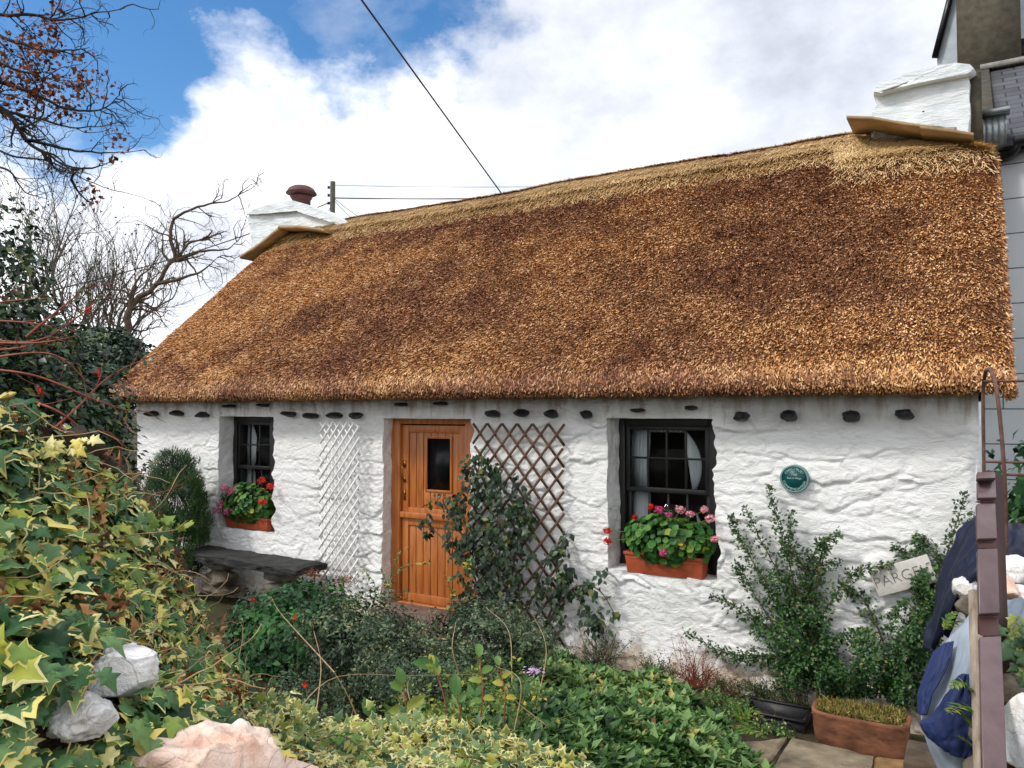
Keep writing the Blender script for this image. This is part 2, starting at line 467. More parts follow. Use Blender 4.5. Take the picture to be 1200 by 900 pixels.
    M['quartz'] = quartz('white_quartz', hexc(160, 160, 166), hexc(224, 224, 224), hexc(238, 234, 226))
    M['pinkquartz'] = quartz('pink_quartz', hexc(236, 230, 226), hexc(230, 202, 184), hexc(206, 150, 122))
    M['stone'] = simple('garden_stone', hexc(64, 58, 50), hexc(130, 120, 104), 8, .9, .6, bd=.02)
    M['paver'] = simple('paving_stone', hexc(94, 82, 66), hexc(150, 136, 114), 7, .8, .6, (1, 1, 1), .02)
    M['paver2'] = simple('brown_paving_stone', hexc(104, 78, 48), hexc(150, 118, 78), 8, .8, .6, (1, 1, 1), .02)
    M['plastic'] = simple('black_plastic', hexc(22, 22, 24), hexc(44, 42, 42), 12, .5, .2)
    M['mauve'] = simple('brown_gloss_skylit', hexc(80, 60, 62), hexc(104, 84, 86), 12, .35, .15, spec=.6, bd=.003)  # rail board tops: brown paint with the sky's reflection mixed into the colour
    M['railshade'] = simple('brown_paint_shaded', hexc(46, 22, 18), hexc(66, 32, 26), 12, .5, .15)  # risers and core: darker copy of the rail brown, shade put into the colour
    M['plank'] = simple('weathered_plank', hexc(120, 104, 90), hexc(176, 160, 144), 7, .85, .4, (4, 4, .5))
    M['rusty'] = simple('rusty_iron', hexc(62, 40, 34), hexc(116, 82, 70), 22, .75, .4)
    M['navy'] = simple('navy_cloth', hexc(8, 15, 34), hexc(14, 26, 54), 5, .55, .1)
    M['greycloth'] = simple('blue_grey_cloth', hexc(128, 140, 154), hexc(158, 168, 180), 5, .8, .1)
    M['bluecloth'] = simple('royal_blue_cloth', hexc(20, 34, 74), hexc(30, 48, 96), 5, .7, .1)
    # neighbour
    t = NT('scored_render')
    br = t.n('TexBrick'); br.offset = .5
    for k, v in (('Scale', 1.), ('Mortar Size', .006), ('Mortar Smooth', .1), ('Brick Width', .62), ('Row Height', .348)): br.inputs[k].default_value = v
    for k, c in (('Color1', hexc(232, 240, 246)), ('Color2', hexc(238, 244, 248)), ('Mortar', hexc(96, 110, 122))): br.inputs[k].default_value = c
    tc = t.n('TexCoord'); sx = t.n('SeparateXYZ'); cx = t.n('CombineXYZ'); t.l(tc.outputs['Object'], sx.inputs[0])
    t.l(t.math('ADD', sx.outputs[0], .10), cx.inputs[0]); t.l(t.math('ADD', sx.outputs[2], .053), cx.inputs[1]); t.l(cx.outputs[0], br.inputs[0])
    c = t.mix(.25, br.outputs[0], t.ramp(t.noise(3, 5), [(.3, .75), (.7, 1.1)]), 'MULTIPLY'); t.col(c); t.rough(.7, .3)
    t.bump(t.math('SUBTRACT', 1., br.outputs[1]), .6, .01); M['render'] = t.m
    M['plainrender'] = simple('pale_render', hexc(176, 190, 198), hexc(204, 214, 220), 6, .75, .3)
    t = NT('roof_slates'); br = t.n('TexBrick'); br.offset = .5
    for k, v in (('Scale', 1.), ('Mortar Size', .010), ('Mortar Smooth', .1), ('Brick Width', .28), ('Row Height', .21)): br.inputs[k].default_value = v
    for k, c in (('Color1', hexc(72, 74, 82)), ('Color2', hexc(100, 102, 110)), ('Mortar', hexc(28, 28, 34))): br.inputs[k].default_value = c
    t.l(t.coord(), br.inputs[0])
    t.col(t.mix(.4, br.outputs[0], t.ramp(t.noise(6, 5), [(.3, .6), (.7, 1.15)]), 'MULTIPLY')); t.rough(.5, .5); t.bump(t.math('SUBTRACT', 1., br.outputs[1]), .7, .01); M['slates'] = t.m
    M['lead'] = simple('galvanised_metal', hexc(130, 140, 142), hexc(176, 186, 186), 10, .4, .2, metal=.4)
    M['gutter'] = simple('black_gutter', hexc(16, 17, 20), hexc(30, 32, 36), 10, .35, .1)
    M['polewood'] = simple('pole_wood', hexc(78, 76, 66), hexc(112, 108, 96), 10, .9, .3)
    M['wire'] = simple('wire', hexc(30, 30, 32), hexc(44, 44, 46), 10, .6, 0)
    M['pot'] = simple('chimney_pot_clay', hexc(66, 30, 30), hexc(100, 54, 52), 10, .6, .2)
    M['bird'] = simple('dry_moss', hexc(96, 100, 40), hexc(150, 140, 70), 30, .9, .5)
    t = NT('ground'); c = t.ramp(t.noise(1.5, 8, .65), [(.3, hexc(46, 40, 30)), (.5, hexc(70, 62, 44)), (.7, hexc(66, 78, 40))]); t.col(c); t.rough(.95, .2); t.bump(t.noise(18, 8, .65), .8, .04); M['ground'] = t.m


build_materials()


# ================================================================== ground
def GH(x, y):
    x = np.asarray(x, float); y = np.asarray(y, float)
    rise = .48 * sm(-y, .9, 3.2) * sm(-x, .9, 2.2)
    back = .0
    return -.12 + rise - .06 * sm(x, -1.9, -.9)


def build_ground():
    def axis(lo, hi, st):
        a = np.arange(lo, hi + st / 2, st)
        out = st * 1.6 ** np.arange(1, 19); return np.concatenate([lo - np.cumsum(out)[::-1], a, hi + np.cumsum(out)])
    xs, ys = axis(-10.5, 2.5, .07), axis(-6.5, .6, .07)
    X, Y = np.meshgrid(xs, ys, indexing='ij')
    Z = GH(X, Y) + .025 * fbm(np.stack([X * 4, Y * 4, X * 0], -1), 3) * (np.abs(X) < 14) * (np.abs(Y) < 8)
    o = mesh('ground', np.stack([X, Y, Z], -1).reshape(-1, 3), gridfaces(len(xs), len(ys)), M['ground'], smooth=True)
    tag(o, kind='structure')


build_ground()

# ================================================================== the cottage
cot = empty('thatched_cottage')
tag(cot, 'low whitewashed stone cottage with thatched roof, orange door and two windows', 'cottage')

OPEN = [  # x0, x1, z0, z1, depth
    (-7.72, -6.80, .65, 1.95, .2),
    (-5.19, -4.11, .06, 1.94, .15),
    (-2.71, -1.79, .68, 1.955, .24)]


def stone_relief(x, z):
    """rubble under many coats of limewash"""
    w = np.stack([x * 1.3, z * 2.2, x * 0], -1)
    xw = x + .22 * fbm(w, 5, 3) + .05 * fbm(w * 5, 8, 3)
    zw = z + .16 * fbm(w * .8 + 9, 6, 3) + .035 * fbm(w * 5, 9, 3)
    out = np.zeros_like(x)
    for (sx, sz, amp, sd) in ((.44, .19, .019, 11), (.20, .085, .0085, 23), (.08, .035, .0022, 57)):
        u, v = xw / sx, zw / sz
        iv = np.floor(v); u = u + .5 * (np.mod(iv, 2))
        iu = np.floor(u)
        best = np.full(x.shape, 9.); sec = np.full(x.shape, 9.)
        hb = np.zeros_like(x); tb = np.zeros_like(x); sb = np.zeros_like(x)
        for a in (-1, 0, 1):
            for b in (-1, 0, 1):
                cu, cv = (iu + a).astype(np.int64), (iv + b).astype(np.int64)
                ju = cu + .5 + .75 * (_hash(cu, cv, cu * 0, sd) - .5); jv = cv + .5 + .7 * (_hash(cu, cv, cu * 0, sd + 1) - .5)
                d = np.hypot((u - ju) * 1.0, (v - jv) * 1.15)
                h = _hash(cu, cv, cu * 0, sd + 2); tl = _hash(cu, cv, cu * 0, sd + 3) - .5
                m = d < best
                sec = np.where(m, best, np.minimum(sec, d))
                hb = np.where(m, h, hb); tb = np.where(m, tl, tb); sb = np.where(m, (v - jv), sb)
                best = np.where(m, d, best)
        e = sm(sec - best, 0., .17)
        out += amp * e * (.25 + 1.0 * hb - .8 * sb + tb * sb)
    calm = .30 + .75 * sm(fbm(np.stack([x * .9, z * 1.3, x * 0], -1), 31, 2), -.35, .35)
    out = out * calm
    out += .022 * fbm(np.stack([x * 1.1, z * 1.6, x * 0 + 4], -1), 41, 2) + .004 * fbm(np.stack([x * 16, z * 34, x * 0], -1), 43, 3)
    return out


def edge_warp(x, z):
    """wavy jambs where rounded stones meet the openings"""
    dx = np.zeros_like(x); dz = np.zeros_like(x)
    for k, (x0, x1, z0, z1, dp) in enumerate(OPEN):
        inz = sm(z, z0 - .08, z0 + .03) * (1 - sm(z, z1 - .04, z1 + .05)); inx = sm(x, x0 - .08, x0) * (1 - sm(x, x1, x1 + .08))
        lump = np.abs(fbm(np.stack([z * 6.5, z * 0, z * 0 + k], -1), 7, 2)) * 2.2
        dx += (lump * .034 - .02 + .012 * fbm(np.stack([z * 9, z * 0, z * 0 + k], -1), 3)) * np.exp(-((x - x1) / .07) ** 2) * inz
        dx += .012 * fbm(np.stack([z * 6, z * 0 + 2, z * 0 + k], -1), 4) * np.exp(-((x - x0) / .07) ** 2) * inz
        dz += .012 * fbm(np.stack([x * 7, x * 0, x * 0 + k], -1), 5) * np.exp(-((z - z0) / .06) ** 2) * inx
        dz += .004 * fbm(np.stack([x * 5, x * 0, x * 0 + k], -1), 6) * np.exp(-((z - z1) / .05) ** 2) * inx
    return dx, dz


def build_wall():
    st = .0125
    def axis(bps):
        out = []
        for a, b in zip(bps[:-1], bps[1:]):
            out.append(np.linspace(a, b, max(2, int(round((b - a) / st)) + 1))[:-1])
        return np.concatenate(out + [[bps[-1]]])
    xb = sorted([-9.4, 0.] + [o[0] for o in OPEN] + [o[1] for o in OPEN]); zb = sorted(set([-.35, 2.4] + [o[2] for o in OPEN] + [o[3] for o in OPEN]))
    xs, zs = axis(xb), axis(zb)
    X, Z = np.meshgrid(xs, zs, indexing='ij')
    def put(X, Z, y=0., f=1., rev=None):
        d = stone_relief(X, Z); dx, dz = edge_warp(X, Z)
        rnd = sm(X, -.10, 0) ** 2 * .06 + sm(-X, 9.3, 9.4) ** 2 * .06
        # the foot of the wall kicks out a little
        foot = .10 * sm(-Z, -.35, .25)
        return np.stack([X + dx, y - d * f - foot + rnd, Z + dz], -1)
    V = put(X, Z).reshape(-1, 3)
    F = gridfaces(len(xs), len(zs))
    cx = (X[:-1, :-1] + X[1:, 1:]) / 2; cz = (Z[:-1, :-1] + Z[1:, 1:]) / 2
    keep = np.ones(cx.shape, bool)
    for x0, x1, z0, z1, dp in OPEN: keep &= ~((cx > x0) & (cx < x1) & (cz > z0) & (cz < z1))
    mb = MB(); mb.add(V, F[keep.ravel()])
    # reveals
    for x0, x1, z0, z1, dp in OPEN:
        ys = np.linspace(0, dp + .06, 16)
        zz = zs[(zs >= z0 - 1e-6) & (zs <= z1 + 1e-6)]; xx = xs[(xs >= x0 - 1e-6) & (xs <= x1 + 1e-6)]
        for side in range(4):
            if side < 2:
                A = zz; xf = (x0, x1)[side]; B0 = put(np.full_like(A, xf), A)
            else:
                A = xx; zf = (z0, z1)[side - 2]; B0 = put(A, np.full_like(A, zf))
            G = np.repeat(B0[:, None], len(ys), 1)
            t = ys / ys[-1]
            G[..., 1] = B0[:, None, 1] * (1 - t) + ys[None]
            nz = .014 * fbm(np.stack([A[:, None] * 9 + 0 * ys, ys[None] * 14 + 0 * A[:, None], 0 * A[:, None] + 0 * ys + side], -1), 61, 3) * np.minimum(1, t * 4)[None]
            if side < 2: G[..., 0] += nz
            else: G[..., 2] += nz * .6
            mb.add(G.reshape(-1, 3), gridfaces(len(A), len(ys)))
    mb.build('wall', M['white'], cot, smooth=True)
    # gable walls and back wall, up to the underside of the thatch
    for x0, x1 in ((-9.38, -8.98), (-.40, -.015)):
        P = [(.04, -.35), (5.5, -.35), (5.5, 2.25), (2.75, 4.55), (.04, 2.25)]
        V = [(x, y, z) for x in (x0, x1) for y, z in P]
        n = 5; g = MB(); g.add(V, np.array([(i, (i + 1) % n, n + (i + 1) % n, n + i) for i in range(n)])); g.add(V, np.array([list(range(n))[::-1], list(range(n, 2 * n))]))
        g.build('gable_wall', M['white'], cot)
    MB().box((-8.98, 5.1, -.35), (-.4, 5.5, 2.3)).build('back_wall', M['white'], cot)


build_wall()

# ------------------------------------------------------------------ thatch
RX0, RX1 = -9.62, .17
PROF = np.array([(.10, 2.17), (-.22, 2.135), (-.315, 2.145), (-.355, 2.185), (-.345, 2.25), (-.22, 2.42), (1.2, 3.66), (2.45, 4.76), (2.62, 4.87), (2.75, 4.905)])
seg = np.linalg.norm(np.diff(PROF, axis=0), axis=1)
CUM = np.concatenate([[0], np.cumsum(seg)])
SL0 = CUM[4]; LTOT = CUM[-1]


def prof(s):
    return np.interp(s, CUM, PROF[:, 0]), np.interp(s, CUM, PROF[:, 1])


def thatch(x, s):
    """surface point for x along the roof and s up the slope (metres)"""
    y, z = prof(s)
    ny, nz = -.66, .75
    k = .035 * fbm(np.stack([x * .9, s * .9, x * 0], -1), 71, 3) + .006 * fbm(np.stack([x * 9, s * 7, x * 0], -1), 72, 2)
    k = k * sm(s, .15, .7)
    # rounded verges
    e = np.exp(-(RX1 - x) / .10) * .10 + np.exp(-(x - RX0) / .16) * .14
    e = e * sm(s, CUM[3], CUM[5])
    topdrop = (.22 * np.clip((x + 1.05) / .95, 0, 1) + .12 * sm(x, -.2, RX1)) * sm(s, LTOT - 1.1, LTOT)
    return np.stack([x, y + ny * (k - e * .4), z + nz * (k - e) - topdrop], -1)


def tone_at(x, s):
    p = np.stack([x * .55, s * .8, x * 0], -1)
    t = .38 + 1.1 * fbm(p * 1.3, 81, 3) + .75 * fbm(p * (4.5, 3.2, 1), 85, 3)
    t = t + .06 + .42 * sm(-x, 3.0, 7.5) - .12 * np.exp(-((x + 2.3) / 1.9) ** 2) - .25 * sm(s, LTOT - 1.5, LTOT - .6) * (1 - sm(-x, 5, 9) * .5)
    t = t - .15 * np.exp(-((x + 4.6) / .5) ** 2) + .3 * np.exp(-((x + .25) / .25) ** 2)
    t = t - .3 * (1 - sm(s, CUM[3], CUM[5]))  # eave lip toned darker to offset the sunlight it catches
    return np.clip(t, 0, 1)


def build_roof():
    n_x, n_s = 420, 150
    xs = np.linspace(RX0, RX1, n_x); ss = np.linspace(0, LTOT, n_s)
    X, S = np.meshgrid(xs, ss, indexing='ij')
    A = thatch(X, S)
    B = A.copy()[:, ::-1]; B[..., 1] = 5.5 - B[..., 1]                # back slope
    G = np.concatenate([A, B[:, 1:]], 1)
    # underside
    up = np.array([(5.45, 2.2), (2.75, 4.5), (.05, 2.2)])
    U = np.zeros((n_x, 3, 3)); U[..., 0] = G[:, :1, 0]; U[..., 1] = up[:, 0]; U[..., 2] = up[:, 1]
    G = np.concatenate([G, U, G[:, :1]], 1)
    mb = MB(); mb.add(G.reshape(-1, 3), gridfaces(n_x, G.shape[1]))
    # end faces as strips between the outer skin and the underside
    for gi in (0, -1):
        o = G[gi, :n_s * 2 - 1]; inn = np.stack([o[:, 0] * 0 + o[0, 0], np.clip(o[:, 1], .05, 5.45), np.interp(np.clip(o[:, 1], .05, 5.45), (.05, 2.75, 5.45), (2.2, 4.5, 2.2))], -1)
        mb.add(np.stack([o, inn], 1).reshape(-1, 3), gridfaces(len(o), 2))
    roof = mb.build('thatch_roof', M['under'], cot, smooth=True)
    tag(roof, 'golden and russet reed thatch')
    r = rs(5)
    # cut reed ends over the front slope and the lip of the eave
    N = 300000
    x = r.uniform(RX0 + .005, RX1 - .003, N); s = r.uniform(CUM[1], LTOT - .28, N)
    e = .004
    P = thatch(x, s); Tx = nrm(thatch(x + e, s) - P); Ts = nrm(thatch(x, s + e) - P); Nn = nrm(np.cross(Tx, Ts))
    lip = 1 - sm(s, CUM[3], CUM[5])
    dn = -Ts * (1 - lip[:, None]) + np.array((0, -.2, -1.)) * lip[:, None]
    tilt = r.uniform(.15, .8, N) * (1 - .8 * lip)
    d = nrm(dn + Nn * tilt[:, None] + Tx * (r.normal(0, .28, N) * (1 + 1.2 * lip))[:, None])
    L = r.uniform(.024, .055, N) * (1 - .45 * lip); wd = r.uniform(.005, .0105, N)
    rollv = nrm(np.cross(d, nrm(Nn + Tx * r.normal(0, .8, N)[:, None])))
    base = P - d * (L * .45)[:, None] + Nn * r.uniform(-.004, .010, N)[:, None]
    V = np.stack([base - rollv * wd[:, None] / 2, base + rollv * wd[:, None] / 2, base + d * L[:, None] + rollv * wd[:, None] / 2, base + d * L[:, None] - rollv * wd[:, None] / 2], 1)
    tone = np.repeat(tone_at(x, s), 4)
    rr = np.clip(r.beta(1.15, 1.15, N) + .22 * fbm(np.stack([x * 5, s * 5, x * 0], -1), 91, 3), 0, 1)
    mesh('reed_ends', V.reshape(-1, 3), np.arange(N * 4).reshape(-1, 4), M['reed'], roof, attrs={'rnd': np.repeat(rr, 4), 'tone': tone})
    # verge reeds on the right-hand edge
    N = 26000
    s = r.uniform(CUM[2], LTOT - .05, N); dep = r.rand(N) * .34
    P = thatch(np.full(N, RX1), s); P[:, 0] += r.uniform(-.02, .012, N); P[:, 2] -= dep * .75 * sm(s, .3, .9); P[:, 1] += dep * .66 * sm(s, .3, .9)
    d = nrm(np.stack([r.normal(.35, .35, N), r.normal(-.45, .25, N), r.normal(-.7, .3, N)], -1)); L = r.uniform(.02, .05, N); wd = r.uniform(.005, .01, N)
    rv = nrm(np.cross(d, r.normal(size=(N, 3))))
    V = np.stack([P - rv * wd[:, None] / 2, P + rv * wd[:, None] / 2, P + d * L[:, None] + rv * wd[:, None] / 2, P + d * L[:, None] - rv * wd[:, None] / 2], 1)
    mesh('verge_reeds', V.reshape(-1, 3), np.arange(N * 4).reshape(-1, 4), M['reed'], roof, attrs={'rnd': np.repeat(r.rand(N), 4), 'tone': np.full(N * 4, .7)})
    # ridge cap of laid straw
    def cap_depth(x):
        return .46 + .34 * sm(x, -1.22, -1.12) + .03 * fbm(np.stack([x * 5, x * 0, x * 0], -1), 93, 3)
    nx, ns = 400, 22
    xs = np.linspace(RX0 + .3, RX1 - .01, nx); tt = np.linspace(0, 1, ns)
    X, T = np.meshgrid(xs, tt, indexing='ij'); S = LTOT - cap_depth(X) * (1 - T)
    Pq = thatch(X, S); h = .045 * sm(T, 0, .12)
    Pq[..., 1] -= .66 * h * (1 - T ** 3); Pq[..., 2] += .75 * h
    Bk = Pq.copy()[:, ::-1]; Bk[..., 1] = 5.5 - Bk[..., 1]
    Gq = np.concatenate([Pq, Bk[:, 1:]], 1)
    cap = mesh('ridge_cap', Gq.reshape(-1, 3), gridfaces(nx, Gq.shape[1]), M['straw2'], roof, smooth=True)
    N = 75000
    x = r.uniform(RX0 + .3, RX1 - .02, N); t = r.rand(N); stray = r.rand(N) < .10; t = np.where(stray, -r.rand(N) ** 2 * .55, t); cd = cap_depth(x)
    s = LTOT - cd * (1 - t); P = thatch(x, s); hh = .05 * sm(t, 0, .12); P[:, 1] -= .66 * hh * (1 - t ** 3); P[:, 2] += .75 * hh
    Ts = nrm(thatch(x, np.minimum(s + e, LTOT)) - thatch(x, s - e)); Tx = np.array((1., 0, 0)) + 0 * P; Nn = nrm(np.cross(Tx, Ts))
    d = nrm(-Ts + Nn * r.uniform(-.02, .16, N)[:, None] + Tx * r.normal(0, .42, N)[:, None])
    L = r.uniform(.06, .16, N); wd = r.uniform(.003, .0065, N); rv = nrm(np.cross(d, Nn))
    base = P + Nn * r.uniform(-.004, .012, N)[:, None]
    V = np.stack([base - rv * wd[:, None] / 2, base + rv * wd[:, None] / 2, base + d * L[:, None] + rv * wd[:, None] / 2, base + d * L[:, None] - rv * wd[:, None] / 2], 1)
    rr = np.clip(r.rand(N) * .8 + .22 + .2 * sm(x, -1.25, -1.1) + .15 * fbm(np.stack([x * 2, s * 3, x * 0], -1), 95, 2) - .22 * sm(np.sin(x * 2.1), .3, 1) * (x < -1.3), 0, 1)
    mesh('ridge_straw', V.reshape(-1, 3), np.arange(N * 4).reshape(-1, 4), M['straw'], roof, attrs={'rnd': np.repeat(rr, 4)})
    # stitching
    mb = MB()
    for f in (.16, .46, .76):
        xx = np.linspace(RX0 + .4, RX1 - .06, 240); ss2 = LTOT - cap_depth(xx) * (1 - f)
        P = thatch(xx, ss2); P[:, 1] -= .66 * .058; P[:, 2] += .75 * .058 + .006 * np.sin(xx * 9)
        mb.tube(P, .0032, 4)
        for xk in np.arange(RX0 + .6, RX1 - .1, .27):
            q = thatch(np.array([xk, xk + .05]), LTOT - cap_depth(np.array([xk, xk])) * (1 - f) + np.array([-.06, .06])); q[:, 1] -= .66 * .062; q[:, 2] += .75 * .062
            mb.tube(q, .005, 4)
    mb.build('stitching', M['twine'], roof)


build_roof()


# ------------------------------------------------------------------ chimneys
def extruded(pts, y0, y1, mat, name, parent, sub=5, seed=1, amp=.02, taper=0.):
    """outline measured on the front face, given its real depth, roughened"""
    P = [W(u, v, y0) for u, v in pts]
    P = np.array([(p[0], p[2]) for p in P]); n = len(P)
    Q = []
    for i in range(n):
        a, b = P[i], P[(i + 1) % n]; k = max(1, int(np.linalg.norm(b - a) / .06))
        Q += [a + (b - a) * j / k for j in range(k)]
    Q = np.array(Q); n = len(Q); c = Q.mean(0)
    ys = np.linspace(y0, y1, 10)
    G = []
    for j, y in enumerate(ys):
        f = .965 if j in (0, 9) else 1.
        q = c + (Q - c) * f
        G.append(np.stack([q[:, 0], np.full(n, y), q[:, 1]], -1))
    G = np.array(G); G = np.concatenate([G, G[:, :1]], 1)
    V = G.reshape(-1, 3)
    # front face as shrinking rings so it can be rough as well
    rings = [c + (Q - c) * f for f in np.linspace(.965, .02, 9)]
    Fr = np.array([np.stack([q[:, 0], np.full(n, y0), q[:, 1]], -1) for q in rings]); Fr = np.concatenate([Fr, Fr[:, :1]], 1)
    mb = MB(); mb.add(V, gridfaces(len(ys), n + 1)); mb.add(Fr.reshape(-1, 3), gridfaces(9, n + 1))
    Bk = Fr.copy(); Bk[..., 1] = y1; mb.add(Bk.reshape(-1, 3), gridfaces(9, n + 1))
    for i, v in enumerate(mb.V):
        nz = np.stack([fbm(v * (3, 3, 7) + seed + k * 7, seed + k, 3) for k in range(3)], -1); mb.V[i] = v + nz * amp
    return mb.build(name, mat, parent, smooth=True)


def slab(pts, y0, thick, depthv, mat, name, parent):
    """a flat slate whose front edge runs through pts and which reaches back by depthv"""
    P = np.array([W(u, v, y0) for u, v in pts]); mb = MB(); k = len(P)
    dv = np.array(depthv); up = np.array((0, 0, thick))
    V = np.concatenate([P, P + dv, P + dv + up, P + up]); i = np.arange(k - 1)
    F = [np.stack([i + a * k, i + 1 + a * k, i + 1 + b * k, i + b * k], -1) for a, b in ((0, 1), (1, 2), (2, 3), (3, 0))]
    mb.add(V, np.concatenate(F)); mb.add(V, np.array([(0, k, 2 * k, 3 * k), (k - 1, 4 * k - 1, 3 * k - 1, 2 * k - 1)]))
    return mb.build(name, mat, parent)


chr_ = extruded([(1018, 172), (1020, 128), (1026, 122), (1023, 108), (1028, 99), (1060, 88), (1095, 79), (1120, 75), (1138, 76), (1142, 82), (1136, 90), (1138, 120), (1137, 176)], 2.42, 3.25, M['chimney'], 'chimney', cot, seed=3, amp=.022)
tag(chr_, 'squat white chimney at the right-hand gable')
# coping lip
extruded([(1022, 108), (1027, 97), (1060, 86), (1095, 77), (1120, 73), (1139, 75), (1144, 80), (1136, 86), (1105, 92), (1070, 99), (1040, 106), (1030, 110)], 2.325, 3.3, M['chimney'], 'coping', chr_, seed=5, amp=.008)
slab([(992, 139), (1022, 140), (1060, 147), (1092, 151)], 1.98, .03, (0, .50, .0), M['drip'], 'drip_slab', chr_)
slab([(1078, 151), (1110, 155), (1141, 160)], 1.95, .035, (0, .53, .0), M['drip'], 'drip_slab', chr_)
extruded([(1022, 140), (1050, 140), (1085, 146), (1120, 150), (1120, 175), (1022, 168)], 2.36, 2.5, M['rubble'], 'chimney_base', chr_, seed=9, amp=.03)
MB().box(W(1137, 175, 2.5), W(1150, 84, 2.5) + np.array((0, .75, 0))).build('cement_flank', M['cement'], chr_)

chl = extruded([(293, 305), (293, 284), (290, 262), (289, 250), (306, 243), (326, 238), (342, 236), (372, 246), (405, 260), (409, 264), (404, 267), (380, 272), (350, 300)], 2.45, 3.2, M['chimney'], 'chimney', cot, seed=13, amp=.03)
tag(chl, 'white chimney with sloping shoulder and clay pot at the left-hand gable')
extruded([(287, 251), (296, 244), (318, 238), (342, 234), (374, 245), (408, 260), (411, 264), (404, 266), (374, 255), (342, 243), (318, 245), (300, 251)], 2.38, 3.25, M['chimney'], 'coping', chl, seed=15, amp=.012)
slab([(281, 303), (303, 289), (327, 269)], 2.12, .05, (0, .4, .0), M['drip'], 'drip_slab', chl)
slab([(326, 268), (352, 268), (380, 272)], 2.12, .05, (0, .4, .0), M['drip'], 'drip_slab', chl)
extruded([(308, 300), (322, 284), (336, 274), (368, 274), (372, 290), (340, 305)], 2.36, 2.5, M['rubble'], 'chimney_base', chl, seed=19, amp=.03)
pc = W(353, 245, 2.85)
mb = MB(); mb.lathe([(.0, -.1), (.15, -.1), (.15, .09), (.18, .13), (.17, .14), (.13, .17), (.22, .175), (.25, .19), (.235, .215), (.20, .27), (.15, .30), (0, .31)], pc + np.array((0, 0, .06)), 20)
mb.build('chimney_pot', M['pot'], chl)

# ------------------------------------------------------------------ stones for tying down the thatch
PEGS = [(178, 485), (208, 484), (237, 486), (269, 476), (309, 475), (338, 485), (364, 487), (392, 487), (417, 487), (470, 474), (517, 473), (577, 485), (611, 484), (647, 485), (687, 486), (748, 481), (809, 478), (868, 487), (925, 487), (997, 488), (1061, 485)]


def lump(c, rad, seed, mat, name, parent=None, sub=3, amp=.25, flat=0., cuts=0, rot=0., smooth=True):
    """a stone: sphere pushed about by noise, with some flat broken faces"""
    nu, nv = 8 * sub, 5 * sub
    u = np.linspace(0, 2 * math.pi, nu + 1)[:-1]; v = np.linspace(0, math.pi, nv)
    U, Vv = np.meshgrid(u, v, indexing='ij')
    d = np.stack([np.sin(Vv) * np.cos(U), np.sin(Vv) * np.sin(U), np.cos(Vv)], -1)
    r_ = rs(seed); q = d * (1 + amp * fbm(d * 1.6 + seed, seed, 4) + amp * .3 * fbm(d * 6, seed + 3, 3))[..., None]
    for _ in range(cuts):
        n = nrm(r_.normal(size=3)); k = r_.uniform(.62, .85); over = np.maximum(0, q @ n - k)
        q = q - n * over[..., None] * .92
    q = q * np.array(rad); ca, sa = math.cos(rot), math.sin(rot)
    q = np.stack([q[..., 0] * ca - q[..., 1] * sa, q[..., 0] * sa + q[..., 1] * ca, q[..., 2]], -1) + np.array(c)
    q = np.concatenate([q, q[:1]], 0)
    return mesh(name, q.reshape(-1, 3), gridfaces(nu + 1, nv), mat, parent, smooth)


for i, (u, v) in enumerate(PEGS):
    p = W(u, v, -.07); k = 1. if u > 840 else .85
    thin = .020 if u in (269, 309, 470, 517, 748, 809) else .036
    if u > 840: thin = .044
    lump(p + (0, -.0, 0), (.062 * k + (.01 if u < 450 else 0), .11, thin), 100 + i, M['peg'], 'stone_peg', cot, 3, .3, cuts=3)


# ------------------------------------------------------------------ door
def rect(mb, u0, v0, u1, v1, y0, y1):
    a = W(u0, v0, y0); b = W(u1, v1, y0)
    mb.box((a[0], y0, a[2]), (b[0], y1, b[2]))


YD = .15
xD = lambda u: W(u, 560, YD)[0]
zD = lambda v: W(505, v, YD)[2]
X0, X1 = -5.24, -4.06
fl, fr_ = xD(470.5), -4.275
mb = MB()
mb.box((X0, YD - .03, 0), (fl - .002, YD + .09, 1.98)); mb.box((fr_ + .002, YD - .03, 0), (X1, YD + .09, 1.98)); mb.box((fl - .002, YD - .028, zD(497)), (fr_ + .002, YD + .088, 1.98))
door = empty('door', parent=cot)
dfr = bevel(mb.build('door_frame', M['timber'], door), .006)
dz = .062


